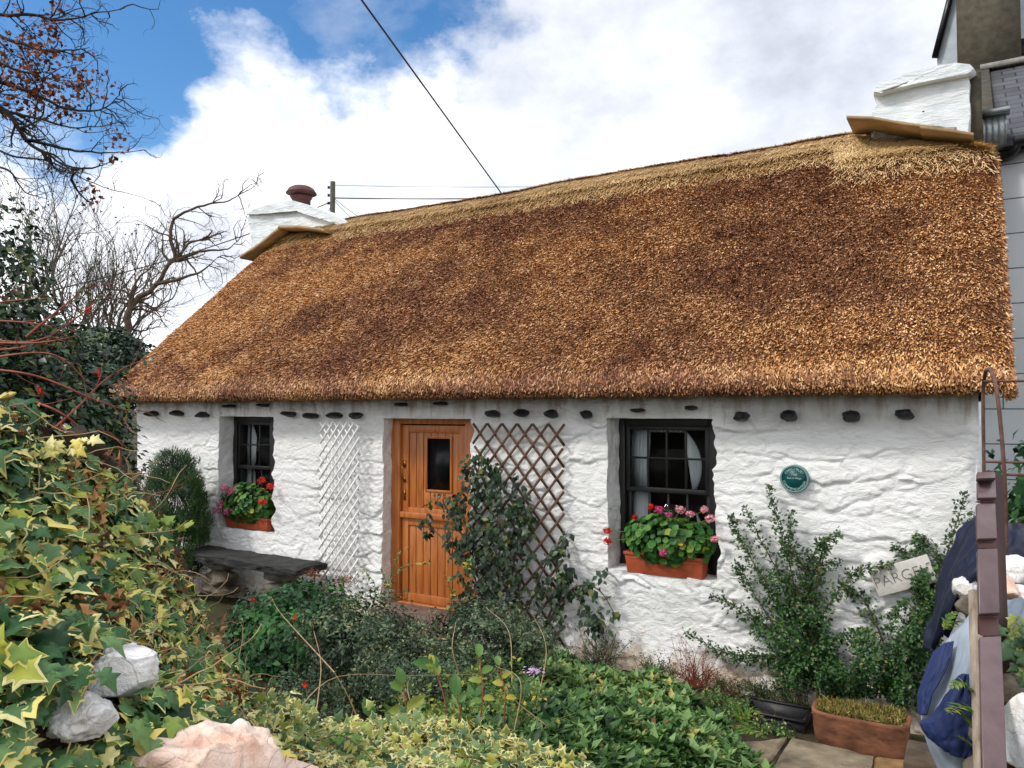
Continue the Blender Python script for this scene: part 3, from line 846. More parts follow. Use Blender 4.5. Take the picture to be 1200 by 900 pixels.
def leafhalf(zb, zt, name, pane=None):
    mb = MB(); yb = YD + .005
    sw = .085; rw = .075
    mb.box((fl + .003, yb, zb), (fl + sw, yb + .045, zt)); mb.box((fr_ - sw, yb, zb), (fr_ - .003, yb + .045, zt))
    mb.box((fl + sw + .001, yb + .001, zt - rw), (fr_ - sw - .001, yb + .044, zt)); mb.box((fl + sw + .001, yb + .001, zb), (fr_ - sw - .001, yb + .044, zb + rw * 1.1))
    n = 7; xs = np.linspace(fl + sw + .001, fr_ - sw - .001, n + 1)
    for i in range(n):
        a, b = xs[i] + .004, xs[i + 1] - .004
        zs_ = [(zb + rw * 1.1, zt - rw)]
        if pane:
            if b > pane[0] and a < pane[1]:
                if a < pane[0]: mb.box((a, yb + .017, pane[2] - .02), (pane[0], yb + .04, pane[3] + .02))
                if b > pane[1]: mb.box((pane[1], yb + .017, pane[2] - .02), (b, yb + .04, pane[3] + .02))
                zs_ = [(zb + rw * 1.1, pane[2] - .0), (pane[3], zt - rw)]
        for z0, z1 in zs_: mb.box((a, yb + .015, z0 + .001), (b, yb + .038, z1 - .001))
    mb.box((fl + sw, yb + .032, zb + rw), (fr_ - sw, yb + .036, pane[2] if pane else zt - rw))
    if pane:
        p0, p1, q0, q1 = pane; w = .022
        mb.box((p0 - w, yb + .004, q0 - w), (p0, yb + .042, q1 + w)); mb.box((p1, yb + .004, q0 - w), (p1 + w, yb + .042, q1 + w))
        mb.box((p0, yb + .005, q1), (p1, yb + .041, q1 + w)); mb.box((p0, yb + .005, q0 - w), (p1, yb + .041, q0))
    return bevel(mb.build(name, M['timber'], door), .005)


pane = (xD(499.5), xD(526.5), zD(574), zD(514))
leafhalf(zD(606), zD(498.5), 'upper_leaf', pane)
leafhalf(dz + .03, zD(609), 'lower_leaf')
MB().box((pane[0] - .001, YD + .03, pane[2] - .001), (pane[1] + .001, YD + .034, pane[3] + .001)).build('door_pane', M['dglass'], door)
mb = MB(); mb.box((fl + .004, YD - .028, zD(609)), (fr_ - .004, YD + .01, zD(602))); bevel(mb.build('weather_rail', M['timber'], door), .006)
mb = MB(); mb.box((fl - .01, YD - .05, dz - .06), (fr_ + .01, YD + .06, dz + .025)); bevel(mb.build('threshold', M['timber'], door), .008)
hx, hz = fl + .04, zD(555)
mb = MB(); mb.tube(spline([(hx, YD, hz + .075), (hx, YD - .035, hz + .055), (hx + .004, YD - .045, hz), (hx, YD - .035, hz - .055), (hx, YD, hz - .075)], 16), .007, 8)
mb.box((hx - .018, YD - .003, hz + .05), (hx + .018, YD + .006, hz + .12)); mb.box((hx - .014, YD - .003, hz - .10), (hx + .014, YD + .006, hz - .05))
mb.build('handle', M['brass'], door, smooth=False)
mb = MB(); mb.lathe([(0, 0), (.013, 0), (.016, .004), (.016, .01)], (hx, YD - .006, zD(580)), 12, (0, 1, 0)); mb.box((hx - .011, YD - .004, zD(588)), (hx + .011, YD + .006, zD(576)))
mb.build('keyhole_plate', M['brass'], door)
st = MB(); st.box((-5.17, -.26, -.22), (-4.13, .10, .085)); stp = bevel(st.build('doorstep', simple('doorstep_stone', hexc(92, 74, 66), hexc(134, 112, 102), 9, .8, .4), cot), .02, 3)


# ------------------------------------------------------------------ windows
def window(k, cols, zsplit, yy, label):
    x0, x1, z0, z1, dp = OPEN[k]
    x0 -= .03; x1 = {0: -7.0, 2: -1.835}[k]
    w = .08; y0 = dp - .0
    mb = MB()
    mb.box((x0, y0, z0 - .02), (x0 + w, y0 + .09, z1 + .03)); mb.box((x1 - w, y0, z0 - .02), (x1, y0 + .09, z1 + .03))
    mb.box((x0 + w, y0 + .002, z1 - .07), (x1 - w, y0 + .088, z1 + .03)); mb.box((x0 + w, y0 + .002, z0 - .02), (x1 - w, y0 + .088, z0 + .04))
    win = bevel(mb.build('window', M['black'], cot), .006)
    tag(win, label)
    zm = zsplit
    for nm, a, b, ys in (('upper_sash', zm - .02, z1 - .07, y0 + .02), ('lower_sash', z0 + .04, zm + .02, y0 + .055)):
        s = MB(); sx0, sx1 = x0 + w + .004, x1 - w - .004; f = .034
        s.box((sx0, ys, a), (sx0 + f, ys + .03, b)); s.box((sx1 - f, ys, a), (sx1, ys + .03, b))
        s.box((sx0 + f, ys + .001, a), (sx1 - f, ys + .029, a + .042)); s.box((sx0 + f, ys + .001, b - f), (sx1 - f, ys + .029, b))
        for c in range(1, cols):
            xc = sx0 + f + (sx1 - sx0 - 2 * f) * c / cols; s.box((xc - .009, ys + .003, a + .042), (xc + .009, ys + .026, b - f))
        zc = (a + b) / 2 + .01; s.box((sx0 + f, ys + .005, zc - .009), (sx1 - f, ys + .024, zc + .009))
        bevel(s.build(nm, M['black'], win), .003)
        MB().box((sx0 + f * .5, ys + .013, a + .02), (sx1 - f * .5, ys + .016, b - .02)).build('glass', M['glass'], win)
    return win, x0 + w, x1 - w


wr, a, b = window(2, 4, W(780, 575, .27)[2], .25, 'black sash window with pale curtains right of the door')
wl, c, d_ = window(0, 3, W(300, 548, .22)[2], .2, 'small black sash window left of the door')


def curtain(x_top0, x_top1, x_b0, x_b1, zt, zb, y, parent, seed):
    nu, nv = 60, 30
    t = np.linspace(0, 1, nu)[:, None]; s = np.linspace(0, 1, nv)[None]
    q = s ** 1.3
    X = (x_top0 + (x_top1 - x_top0) * t) * (1 - q) + (x_b0 + (x_b1 - x_b0) * t) * q
    Y = y + .022 * np.sin(t * 34 + seed + s * .8) * (.5 + .5 * s) + .006 * np.sin(t * 71 + s * 3)
    Z = zt + (zb - zt) * s + 0 * t
    mesh('curtain', np.stack([X, Y + 0 * s, Z], -1).reshape(-1, 3), gridfaces(nu, nv), M['curtain'], parent, smooth=True)


cx_ = lambda u: W(u, 540, .40)[0]
curtain(cx_(738), cx_(762), cx_(738), cx_(757), 1.94, .75, .40, wr, 0)
curtain(cx_(801), cx_(834), cx_(820), cx_(836), 1.94, .95, .40, wr, 2)
curtain(cx_(762), cx_(801), cx_(762), cx_(801), 1.94, 1.83, .41, wr, 5)
curtain(cx_(293), cx_(303), cx_(293), cx_(301), 1.92, .75, .36, wl, 0)
curtain(cx_(307), cx_(318), cx_(308), cx_(316), 1.92, .75, .36, wl, 3)
# dark room lining so that no daylight shows through the house
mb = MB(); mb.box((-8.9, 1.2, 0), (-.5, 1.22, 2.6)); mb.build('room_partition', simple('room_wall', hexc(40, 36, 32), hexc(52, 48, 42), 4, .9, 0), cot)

# ================================================================== plaque and name board
def text_mesh(s, size, ext=.0015, thin=0.):
    cu = bpy.data.curves.new('t', 'FONT'); cu.body = s; cu.size = size; cu.align_x = 'CENTER'; cu.align_y = 'CENTER'; cu.extrude = ext; cu.offset = thin
    o = bpy.data.objects.new('t', cu); COL.objects.link(o); bpy.context.view_layer.update()
    me = bpy.data.meshes.new_from_object(o.evaluated_get(bpy.context.evaluated_depsgraph_get()))
    V = np.array([v.co[:] for v in me.vertices]); F = [tuple(p.vertices) for p in me.polygons]
    bpy.data.objects.remove(o); bpy.data.meshes.remove(me)
    return V, F


def facelists(F):
    d = {}
    for f in F: d.setdefault(len(f), []).append(f)
    return [np.array(v) for v in d.values()]


pp = W(931, 561, -.05)
plq = empty('wall_plaque', pp); plq['_org'] = tuple(pp)
tag(plq, 'round dark green award plaque fixed to the white wall right of the window', 'plaque')
Rp = .103
mb = MB(); mb.lathe([(0, 0), (Rp - .012, 0), (Rp - .012, .008), (0, .008)], pp + (0, -.008, 0), 48, (0, 1, 0)); mb.build('plaque_disc', M['plaque'], plq)
mb = MB(); mb.lathe([(Rp - .013, -.004), (Rp - .006, -.008), (Rp, -.003), (Rp + .001, .05), (Rp - .012, .05)], pp + (0, -.008, 0), 48, (0, 1, 0)); mb.build('plaque_rim', M['rim'], plq, smooth=True)
mb = MB()
for s, rad, top, size in (('CIVIC TRUST', .072, True, .026), ('COMMENDATION', .078, False, .024)):
    V, F = text_mesh(s, size)
    if top: th = V[:, 0] / rad; rr = rad + V[:, 1]; x = rr * np.sin(th); z = rr * np.cos(th)
    else: th = V[:, 0] / rad * 1.08; rr = rad - V[:, 1]; x = rr * np.sin(th); z = -rr * np.cos(th)
    mb.add(np.stack([pp[0] + x, pp[1] - .010 - V[:, 2], pp[2] + z], -1), facelists(F))
for s, zz, size in (('1980', .030, .022), ('Best of Village', .004, .018)):
    V, F = text_mesh(s, size); mb.add(np.stack([pp[0] + V[:, 0], pp[1] - .010 - V[:, 2], pp[2] + zz + V[:, 1]], -1), facelists(F))
mb.build('plaque_lettering', M['letter'], plq)

sp0 = W(1023, 685, -.10); sp1 = W(1092, 665, -.10)
sb = empty('name_board', sp0); sb['_org'] = tuple(sp0)
tag(sb, 'pale stone name board reading PARGEL, leaning on the wall among the leaves', 'sign')
dx = nrm(sp1 - sp0); up_ = np.array((-dx[2], 0, dx[0])); dn_ = np.array((0, -.0, 0))
L = np.linalg.norm(sp1 - sp0); H = .185
c0 = sp0 - up_ * H * .5
V = [c0 + dx * a * L + up_ * b * H + np.array((0, yy, 0)) for yy in (0, .03) for a, b in ((0, 0), (1, -.04), (1.02, .98), (0.02, 1.))]
mb = MB(); mb.add(V, np.array([(0, 1, 2, 3), (7, 6, 5, 4), (0, 4, 5, 1), (1, 5, 6, 2), (2, 6, 7, 3), (3, 7, 4, 0)])); bevel(mb.build('board', M['signstone'], sb), .006)
V, F = text_mesh('PARGEL', .105, .001, -.0028)
cc = c0 + dx * L * .48 + up_ * H * .50
mb = MB(); mb.add(cc + V[:, 0:1] * dx + V[:, 1:2] * up_ + np.array((0, -.003, 0)) - V[:, 2:3] * np.array((0, 1., 0)), facelists(F)); mb.build('board_lettering', M['ink'], sb)


# ================================================================== trellises
def trellis(name, top0, top1, z_top, z_bot, shear, cell, mat, y, label, steep=1.35, wd=.02, clip=None):
    """expanding diamond lattice, two layers of slats"""
    t = MB()
    w = top1 - top0; h = z_top - z_bot
    for lay, sgn in ((0, 1), (1, -1)):
        for k in np.arange(-40, 80):
            # line x = x0 + sgn * z' / steep
            x0 = k * cell
            zs_ = np.linspace(0, h, 90); xs_ = x0 + sgn * zs_ / steep
            m = (xs_ >= 0) & (xs_ <= w)
            if clip is not None: m &= clip(xs_, zs_)
            if m.sum() < 3: continue
            ii = np.where(m)[0]
            a, b = ii[0], ii[-1]
            pa = (top0 + xs_[a] + shear * zs_[a], y - lay * .009, z_top - zs_[a]); pb = (top0 + xs_[b] + shear * zs_[b], y - lay * .009, z_top - zs_[b])
            t.bar(pa, pb, .008, wd, up=(1, 0, sgn * .7) if False else np.cross(np.subtract(pb, pa), (0, 1, 0)))
    o = t.build(name, mat); tag(o, label, 'trellis'); return o


trellis('wall_trellis', -5.97, -5.40, 1.90, .22, 0., .098, M['trw'], -.118, 'white painted diamond trellis on the wall left of the orange door', 1.25, .016)
trellis('wall_trellis', -4.04, -3.08, 1.90, -.18, 0.0, .16, M['trb'], -.085, 'brown wooden diamond trellis on the wall right of the orange door', 1.2, .022,
        clip=lambda x, z: (x > -.05 + .62 * sm(z, 1.3, 2.08)) )


# ================================================================== stems and plants
def twigs_along(P, n, length, seed, up=.3, spread=1., k=7):
    r = rs(seed); out = []
    for _ in range(n):
        i = r.randint(1, len(P) - 1); t = nrm(P[min(i + 1, len(P) - 1)] - P[i - 1])
        d = nrm(t * .8 + r.normal(size=3) * spread * .6 + np.array((0, 0, up))); L = length * r.uniform(.4, 1.1); q = [P[i]]
        for j in range(k): d = nrm(d + r.normal(size=3) * .16); q.append(q[-1] + d * L / k)
        out.append(np.array(q))
    return out


# climber on the brown trellis
cl = empty('climbing_rose'); tag(cl, 'dark leafy climber trained up the brown trellis and across the door', 'climber')
stems = []
rt = W(600, 770, -.16)
for pts in ([(603, 770), (596, 700), (570, 640), (556, 590), (562, 545), (575, 525)], [(603, 770), (608, 690), (590, 620), (585, 560)], [(600, 765), (575, 690), (540, 650), (512, 625), (497, 610)],
            [(600, 765), (560, 690), (545, 610), (530, 600)], [(603, 770), (640, 730), (670, 690), (700, 690), (722, 722)], [(608, 740), (640, 660), (660, 640)],
            [(600, 760), (580, 680), (550, 640), (520, 590), (527, 582)], [(596, 700), (605, 640), (612, 590)], [(640, 730), (655, 690), (663, 670)], [(670, 690), (688, 715), (700, 738)], [(590, 720), (560, 700), (540, 715)]):
    stems.append(spline([W(u, v, -.13 - .03 * (i % 3)) for i, (u, v) in enumerate(pts)], 24))
mb = MB(); rr_ = rs(3)
for P in stems: mb.tube(P, np.linspace(.012, .004, len(P)), 5)
tw = []
for i, P in enumerate(stems): tw += twigs_along(P[4:], 9 if i not in (4, 9) else 7, .2, 40 + i, .15, 1.)
for q in tw: mb.tube(q, np.linspace(.004, .0015, len(q)), 3, cap=False)
mb.build('stem', M['midbark'], cl)
pos = []; r = rs(77)
for q in tw:
    for _ in range(7): pos.append(q[r.randint(2, len(q))] + r.normal(0, .025, 3))
for P in stems:
    for _ in range(40): pos.append(P[r.randint(5, len(P))] + r.normal(0, (.045, .035, .045), 3))
cen = [(578, 585, 42, 40), (590, 640, 40, 40), (560, 560, 25, 28), (562, 660, 30, 45), (575, 610, 50, 50)]
for (u, v, a_, b_) in cen:
    for _ in range(100):
        an, q = r.uniform(0, 6.28), math.sqrt(r.rand()); pos.append(W(u + a_ * q * math.cos(an), v + b_ * q * math.sin(an), -r.uniform(.1, .26)))
pos = np.array(pos); pos[:, 1] = np.minimum(pos[:, 1], -.09)
n_ = nrm(np.stack([r.normal(.2, .5, len(pos)), r.normal(-.9, .3, len(pos)), r.normal(.45, .4, len(pos))], -1))
leaves('foliage', pos, n_, r.uniform(.045, .085, len(pos)), tpl_leaf(.62, .08, .15), M['darkleaf'], cl, dirs=np.stack([r.normal(0, .6, len(pos)), 0 * pos[:, 0], r.normal(-.9, .4, len(pos))], -1), seed=4)


# wall shrubs with herringbone sprays
def wall_shrub(name, label, fans, mass, seed, ylo=-.10, leafn=26, ls=(.018, .036)):
    root = empty(name); tag(root, label, 'shrub', 'small-leaved shrubs against the white wall')
    r = rs(seed); mb = MB(); pos = []; nn = []; dd = []
    for pts in fans:
        P = spline([W(u, v, ylo - .05 * math.sin(i + seed)) for i, (u, v) in enumerate(pts)], 40)
        P = P + .01 * np.stack([fbm(P * 8 + k * 5 + seed, k, 2) for k in range(3)], -1)
        mb.tube(P, np.linspace(.008, .0015, len(P)), 4, cap=False)
        Ls = np.sum(np.linalg.norm(np.diff(P, axis=0), axis=1))
        # side sprigs, longer low down
        nside = int(Ls * 44)
        for k in range(nside):
            f = (k + r.rand()) / nside; i = min(int(f * 39), 38); t = nrm(P[i + 1] - P[i]); sd = nrm(np.cross(t, (0, 1, 0))) * (1 if k % 2 else -1)
            L_ = .035 + .13 * (1 - f) * r.uniform(.3, 1); d = nrm(t * .7 + sd * .8 + r.normal(0, .15, 3)); q = np.array([P[i] + d * L_ * j / 5 + r.normal(0, .004, 3) for j in range(6)])
            mb.tube(q, np.linspace(.0025, .001, 6), 3, cap=False)
            m = max(3, int(L_ * 110)); u_ = r.rand(m) * 5; i0 = np.minimum(u_.astype(int), 4); pp_ = q[i0] + (q[i0 + 1] - q[i0]) * (u_ - i0)[:, None]
            pos.append(pp_ + r.normal(0, .008, (m, 3))); dd.append(np.tile(d, (m, 1)) + r.normal(0, .8, (m, 3)))
        m = int(Ls * 170); u_ = r.rand(m) * 38.9; i0 = u_.astype(int); pos.append(P[i0] + (P[i0 + 1] - P[i0]) * (u_ - i0)[:, None] + r.normal(0, .010, (m, 3))); dd.append(nrm(P[i0 + 1] - P[i0]) + r.normal(0, .8, (m, 3)))
    for (u, v, ru, rv, dpt, n) in mass:
        an = r.uniform(0, 6.28, n); q = np.sqrt(r.rand(n)) * (1 + .3 * fbm(np.stack([np.cos(an) * 2, np.sin(an) * 2, an * 0 + seed], -1), seed, 3))
        yv = ylo - dpt * (1 - q ** 2 * .8) * r.rand(n) ** .5
        uu, vv = u + ru * q * np.cos(an), v + rv * q * np.sin(an)
        # light and dark clumps: leave holes where a noise is low
        keep = fbm(np.stack([uu / 22, vv / 22, yv * 6], -1), seed + 3, 3) > -.06
        pos.append(np.array([W(a, b, c) for a, b, c in zip(uu[keep], vv[keep], yv[keep])])); dd.append(r.normal(0, 1, (keep.sum(), 3)))
    pos = np.concatenate(pos); dd = np.concatenate(dd); pos = pos[pos[:, 2] > -.12]; dd = dd[:len(pos)]
    nn = np.stack([r.normal(0, .55, len(pos)), r.normal(-.6, .4, len(pos)), r.normal(.7, .45, len(pos))], -1)
    mb.build('stem', M['midbark'], root)
    leaves('foliage', pos, nn, r.uniform(ls[0], ls[1], len(pos)), tpl_leaf(.6, .06, .1), M['cotleaf'], root, dirs=dd, seed=seed)
    return root


wall_shrub('wall_shrub', 'cotoneaster fanning up the white wall below the green plaque', [
    [(962, 815), (945, 740), (930, 680), (914, 620), (900, 568)], [(962, 815), (925, 740), (895, 680), (868, 635), (856, 605)], [(955, 800), (905, 740), (870, 715), (832, 698)],
    [(950, 790), (900, 770), (850, 765), (800, 738)], [(960, 800), (950, 720), (938, 660), (925, 640), (928, 600)], [(955, 760), (955, 700), (965, 650), (963, 632)],
    [(950, 720), (945, 670), (962, 640), (985, 625)], [(945, 730), (930, 700), (895, 640), (872, 592)], [(955, 780), (960, 730), (985, 690), (1010, 668), (1046, 662)],
    [(950, 790), (915, 770), (870, 775), (838, 765)], [(948, 700), (955, 668), (985, 660)], [(955, 800), (925, 760), (880, 690), (862, 660)]],
    [(930, 750, 46, 46, .22, 3200), (950, 790, 42, 34, .25, 3000), (915, 690, 16, 36, .10, 500)], 5)
wall_shrub('wall_shrub', 'taller cotoneaster at the right-hand end of the white wall', [
    [(1050, 810), (1075, 740), (1098, 690), (1112, 640), (1132, 575)], [(1050, 810), (1085, 740), (1110, 690), (1135, 640), (1142, 600)], [(1045, 800), (1070, 720), (1085, 680), (1075, 640)],
    [(1050, 800), (1030, 740), (1010, 700), (990, 690)], [(1060, 780), (1085, 700), (1070, 660), (1048, 640)], [(1085, 720), (1100, 660), (1082, 635), (1073, 630)]],
    [(1010, 778, 62, 42, .30, 5200), (1068, 755, 36, 55, .28, 4200), (1100, 690, 24, 40, .2, 1500), (1088, 684, 22, 18, .1, 450), (1075, 800, 45, 40, .3, 3600)], 9)


def shrub(name, label, c, rad, n, tpl, mat, size, seed, stemmat='midbark', cat='shrub', lump_=.3, upw=.25, shell=.35, gz=None, group=None, tuft=None, dirs_up=False):
    root = empty(name, (c[0], c[1], gz if gz is not None else c[2] - rad[2])); root['_org'] = (c[0], c[1], gz if gz is not None else c[2] - rad[2])
    tag(root, label, cat, group)
    P, g = blob_points(c, rad, n, seed, shell, lump_, 2.6, (gz + .02) if gz is not None else None)
    r = rs(seed + 1)
    # gaps between clumps
    keep = fbm(P / (np.array(rad).mean() * .35), seed + 5, 2) > -.16
    P, g = P[keep], g[keep]
    nn = g + r.normal(0, .5, P.shape) + np.array((0, 0, upw))
    dd = (g * .6 + np.array((0, 0, 1.)) + r.normal(0, .35, P.shape)) if dirs_up else None
    rn_ = np.clip(.42 + .75 * fbm(P * 5, seed + 9, 3) + r.normal(0, .24, len(P)), 0, 1)
    leaves('foliage', P, nn, r.uniform(size[0], size[1], len(P)), tpl, mat, root, dirs=dd, seed=seed, rnd=rn_)
    mb = MB(); b = np.array((c[0], c[1], gz if gz is not None else c[2] - rad[2]))
    for k in range(14):
        tip = P[r.randint(len(P))]; mid = (b + tip) / 2 + r.normal(0, .08, 3) * np.array(rad); mb.tube(spline([b + r.normal(0, .03, 3) * (1, 1, 0), mid, tip], 9), np.linspace(.012, .003, 9), 5, cap=False)
    mb.build('stem', M[stemmat], root)
    return root


# ------------------------------------------------------------------ bench
bl = W(212, 646, -.50); br_ = W(350, 664, -.50)
bz = (bl[2] + br_[2]) / 2
bn = empty('slate_bench', (bl[0], -.3, 0)); bn['_org'] = (bl[0], -.3, 0)
tag(bn, 'rough dark slate bench on stone supports under the left window', 'bench')


def rough_slab(name, x0, x1, y0, y1, z0, z1, mat, parent, seed, amp=.03, st=.04):
    xs = np.linspace(x0, x1, max(6, int((x1 - x0) / st))); ys = np.linspace(y0, y1, max(5, int((y1 - y0) / st)))
    X, Y = np.meshgrid(xs, ys, indexing='ij')
    ex = np.minimum(X - x0, x1 - X); ey = np.minimum(Y - y0, y1 - Y)
    nz = fbm(np.stack([X * 4, Y * 4, X * 0 + seed], -1), seed, 4)
    top = z1 + amp * .4 * nz - .02 * (1 - sm(np.minimum(ex, ey), 0, .05))
    bot = z0 + amp * .5 * fbm(np.stack([X * 3, Y * 3, X * 0 + seed + 5], -1), seed + 1, 3)
    jx = amp * fbm(np.stack([Y * 6, Y * 0, X * .5], -1), seed + 2, 3); jy = amp * fbm(np.stack([X * 5, X * 0 + 3, Y * .5], -1), seed + 4, 3)
    T = np.stack([X + jx, Y + jy, top], -1); B = np.stack([X + jx, Y + jy, bot], -1)
    nx, ny = len(xs), len(ys); mb = MB(); mb.add(T.reshape(-1, 3), gridfaces(nx, ny)); mb.add(B.reshape(-1, 3), gridfaces(nx, ny)[:, ::-1])
    for E1, E2 in ((T[0], B[0]), (T[-1], B[-1]), (T[:, 0], B[:, 0]), (T[:, -1], B[:, -1])):
        k = 5; f = np.linspace(0, 1, k)[None, :, None]; S = E1[:, None] * (1 - f) + E2[:, None] * f
        S[:, 1:-1] += amp * .35 * np.stack([vnoise(S[:, 1:-1] * (14, 14, 60) + a, seed + a) for a in (1, 2, 3)], -1)
        mb.add(S.reshape(-1, 3), gridfaces(len(E1), k))
    return mb.build(name, mat, parent, smooth=False)


rough_slab('seat', bl[0], br_[0] + .02, -.56, -.12, bz - .07, bz + .01, M['slate'], bn, 3, .055, .025)
for i, (x0, x1) in enumerate(((bl[0] + .25, bl[0] + .62), (br_[0] - .62, br_[0] - .22))):
    for j in range(3): lump(((x0 + x1) / 2 + .05 * (j % 2), -.32, bz - .13 - j * .14), (.24, .17, .09), 300 + i * 5 + j, M['stone'], 'support_stone', bn, 4, .35, cuts=7)

# ------------------------------------------------------------------ rosemary bush by the left corner
cR = W(207, 575, -.45)
shrub('rosemary_bush', 'dense upright dark green needle-leaved bush left of the slate bench', (cR[0] - .05, cR[1], .72), (.52, .36, .86), 42000, tpl_needle(.13), M['needle'], (.035, .075), 21, gz=-.05, lump_=.22, upw=.0, shell=.5, dirs_up=True, cat='bush')

# ------------------------------------------------------------------ window planters
def planter(u0, u1, vt, vb, y0, y1, label, seed, flowers, leafpts, nleaf):
    a = W(u0, vb, y0); b = W(u1, vb, y0); zt = W((u0 + u1) / 2, vt, y0)[2]; zb = (a[2] + b[2]) / 2
    x0, x1 = a[0], b[0]
    root = empty('window_trough', ((x0 + x1) / 2, (y0 + y1) / 2, zb)); root['_org'] = tuple(root.location)
    tag(root, label, 'planter', 'terracotta troughs on the window sills')
    tp = .02; mb = MB()
    V = [(x0 + tp, y0 + tp, zb), (x1 - tp, y0 + tp, zb), (x1 - tp, y1, zb), (x0 + tp, y1, zb), (x0, y0, zt), (x1, y0, zt), (x1, y1 + .01, zt), (x0, y1 + .01, zt),
         (x0 + .02, y0 + .02, zt), (x1 - .02, y0 + .02, zt), (x1 - .02, y1 - .01, zt), (x0 + .02, y1 - .01, zt), (x0 + .03, y0 + .03, zt - .04), (x1 - .03, y0 + .03, zt - .04), (x1 - .03, y1 - .02, zt - .04), (x0 + .03, y1 - .02, zt - .04)]
    F = [(3, 2, 1, 0), (0, 1, 5, 4), (1, 2, 6, 5), (2, 3, 7, 6), (3, 0, 4, 7), (4, 5, 9, 8), (5, 6, 10, 9), (6, 7, 11, 10), (7, 4, 8, 11), (8, 9, 13, 12), (9, 10, 14, 13), (10, 11, 15, 14), (11, 8, 12, 15), (12, 13, 14, 15)]
    mb.add(V, np.array(F)); bevel(mb.build('trough', M['terracotta'], root), .004)
    mb = MB(); mb.box((x0 - .006, y0 - .006, zt - .022), (x1 + .006, y0 + .016, zt + .004)); mb.box((x1 - .012, y0 + .017, zt - .022), (x1 + .006, y1 + .01, zt + .004)); mb.box((x0 - .006, y0 + .017, zt - .022), (x0 + .012, y1 + .01, zt + .004)); bevel(mb.build('trough_rim', M['terracotta'], root), .004)
    # pressed wave ornament
    xs = np.linspace(x0 + .04, x1 - .04, 90); zz = zt - .052 + .008 * np.abs(np.sin(xs * 42)); yy = y0 + .02 * (zt - zz) / (zt - zb) - .001
    mb = MB(); mb.tube(np.stack([xs, yy, zz], -1), .003, 5); mb.build('trough_ornament', M['terracotta'], root)
    # geranium
    pl = empty('geranium', ((x0 + x1) / 2, (y0 + y1) / 2, zt - .04)); pl['_org'] = tuple(pl.location)
    r = rs(seed); cx, cy = (x0 + x1) / 2, (y0 + y1) / 2
    uu, vv, ru, rv = leafpts
    ctr = W(uu, vv, (y0 + y1) / 2 - .03); sx = ru; sz = rv
    P, g = blob_points(ctr, (sx, .17, sz), nleaf, seed, .5, .22, 2.5)
    P[:, 1] = np.minimum(P[:, 1], y1 + .1)
    leaves('foliage', P, g + r.normal(0, .35, P.shape) + (0, -.3, .35), r.uniform(.032, .058, len(P)), tpl_round(9, .1, .16), M['geran'], pl, seed=seed)
    mb = MB()
    for k in range(16): t = P[r.randint(len(P))]; mb.tube(spline([(cx + r.uniform(-.3, .3) * (x1 - x0), cy, zt - .03), (t * .5 + np.array((cx, cy, zt)) * .5), t], 7), .004, 5, cap=False)
    for (fu, fv, fy, rad, mk) in flowers:
        fc = W(fu, fv, fy); mb.tube(spline([fc * (1, 1, 1) + (0, 0, -.005), (fc + ctr) / 2 + (0, 0, .02), ctr * (1, 1, 1) + ((fc[0] - ctr[0]) * .4, 0, 0)], 9), .003, 5, cap=False)
    mb.build('stem', M['greenstem'], pl)
    for k, (fu, fv, fy, rad, mk) in enumerate(flowers):
        fc = W(fu, fv, fy); m = 90; d = nrm(r.normal(size=(m, 3))); pp_ = fc + d * np.array((rad, rad, rad * .75)) * 1.25 * (r.uniform(.7, 1., m))[:, None]
        leaves('flower_head', pp_ - d * .008, d + r.normal(0, .4, (m, 3)), r.uniform(.014, .024, m), tpl_petal(), M[mk], pl, seed=seed + k)
    return pl


g1 = planter(731.5, 824, 651, 676, -.035, .13, 'terracotta window trough with wavy moulding on the sill right of the door', 31,
             [(763, 594, -.08, .024, 'red'), (773, 597, -.08, .038, 'pink'), (784, 603, -.1, .026, 'pink'), (797, 597, -.06, .040, 'palepink'), (809, 602, -.06, .03, 'palepink'), (825, 597, -.06, .03, 'palepink'),
              (832, 608, -.08, .040, 'palepink'), (838, 632, -.12, .03, 'palepink'), (711, 622, -.1, .036, 'red'), (712, 634, -.12, .036, 'red'), (777, 647, -.16, .034, 'pink'), (744, 606, -.06, .018, 'red')],
             (782, 632, .37, .19), 950)
tag(g1, 'geranium with pink, pale pink and scarlet flowers in the trough right of the door', 'potted plant', 'geraniums in the window troughs')
g2 = planter(262, 313, 606, 620, -.03, .13, 'short terracotta trough on the sill under the small left window', 37,
             [(263, 572, -.08, .05, 'pink'), (270, 577, -.1, .05, 'pink'), (258, 590, -.14, .05, 'pink'), (254, 598, -.14, .055, 'pink'), (267, 599, -.16, .055, 'pink'), (307, 563, -.08, .05, 'red'), (317, 570, -.1, .045, 'red'), (308, 588, -.14, .045, 'red'), (275, 574, -.06, .05, 'pink')],
             (289, 590, .40, .22), 800)
tag(g2, 'geranium with magenta and red flowers in the trough under the left window', 'potted plant', 'geraniums in the window troughs')


# ================================================================== garden plants in front
def DG(u, v, dist): return D(u, v, dist)


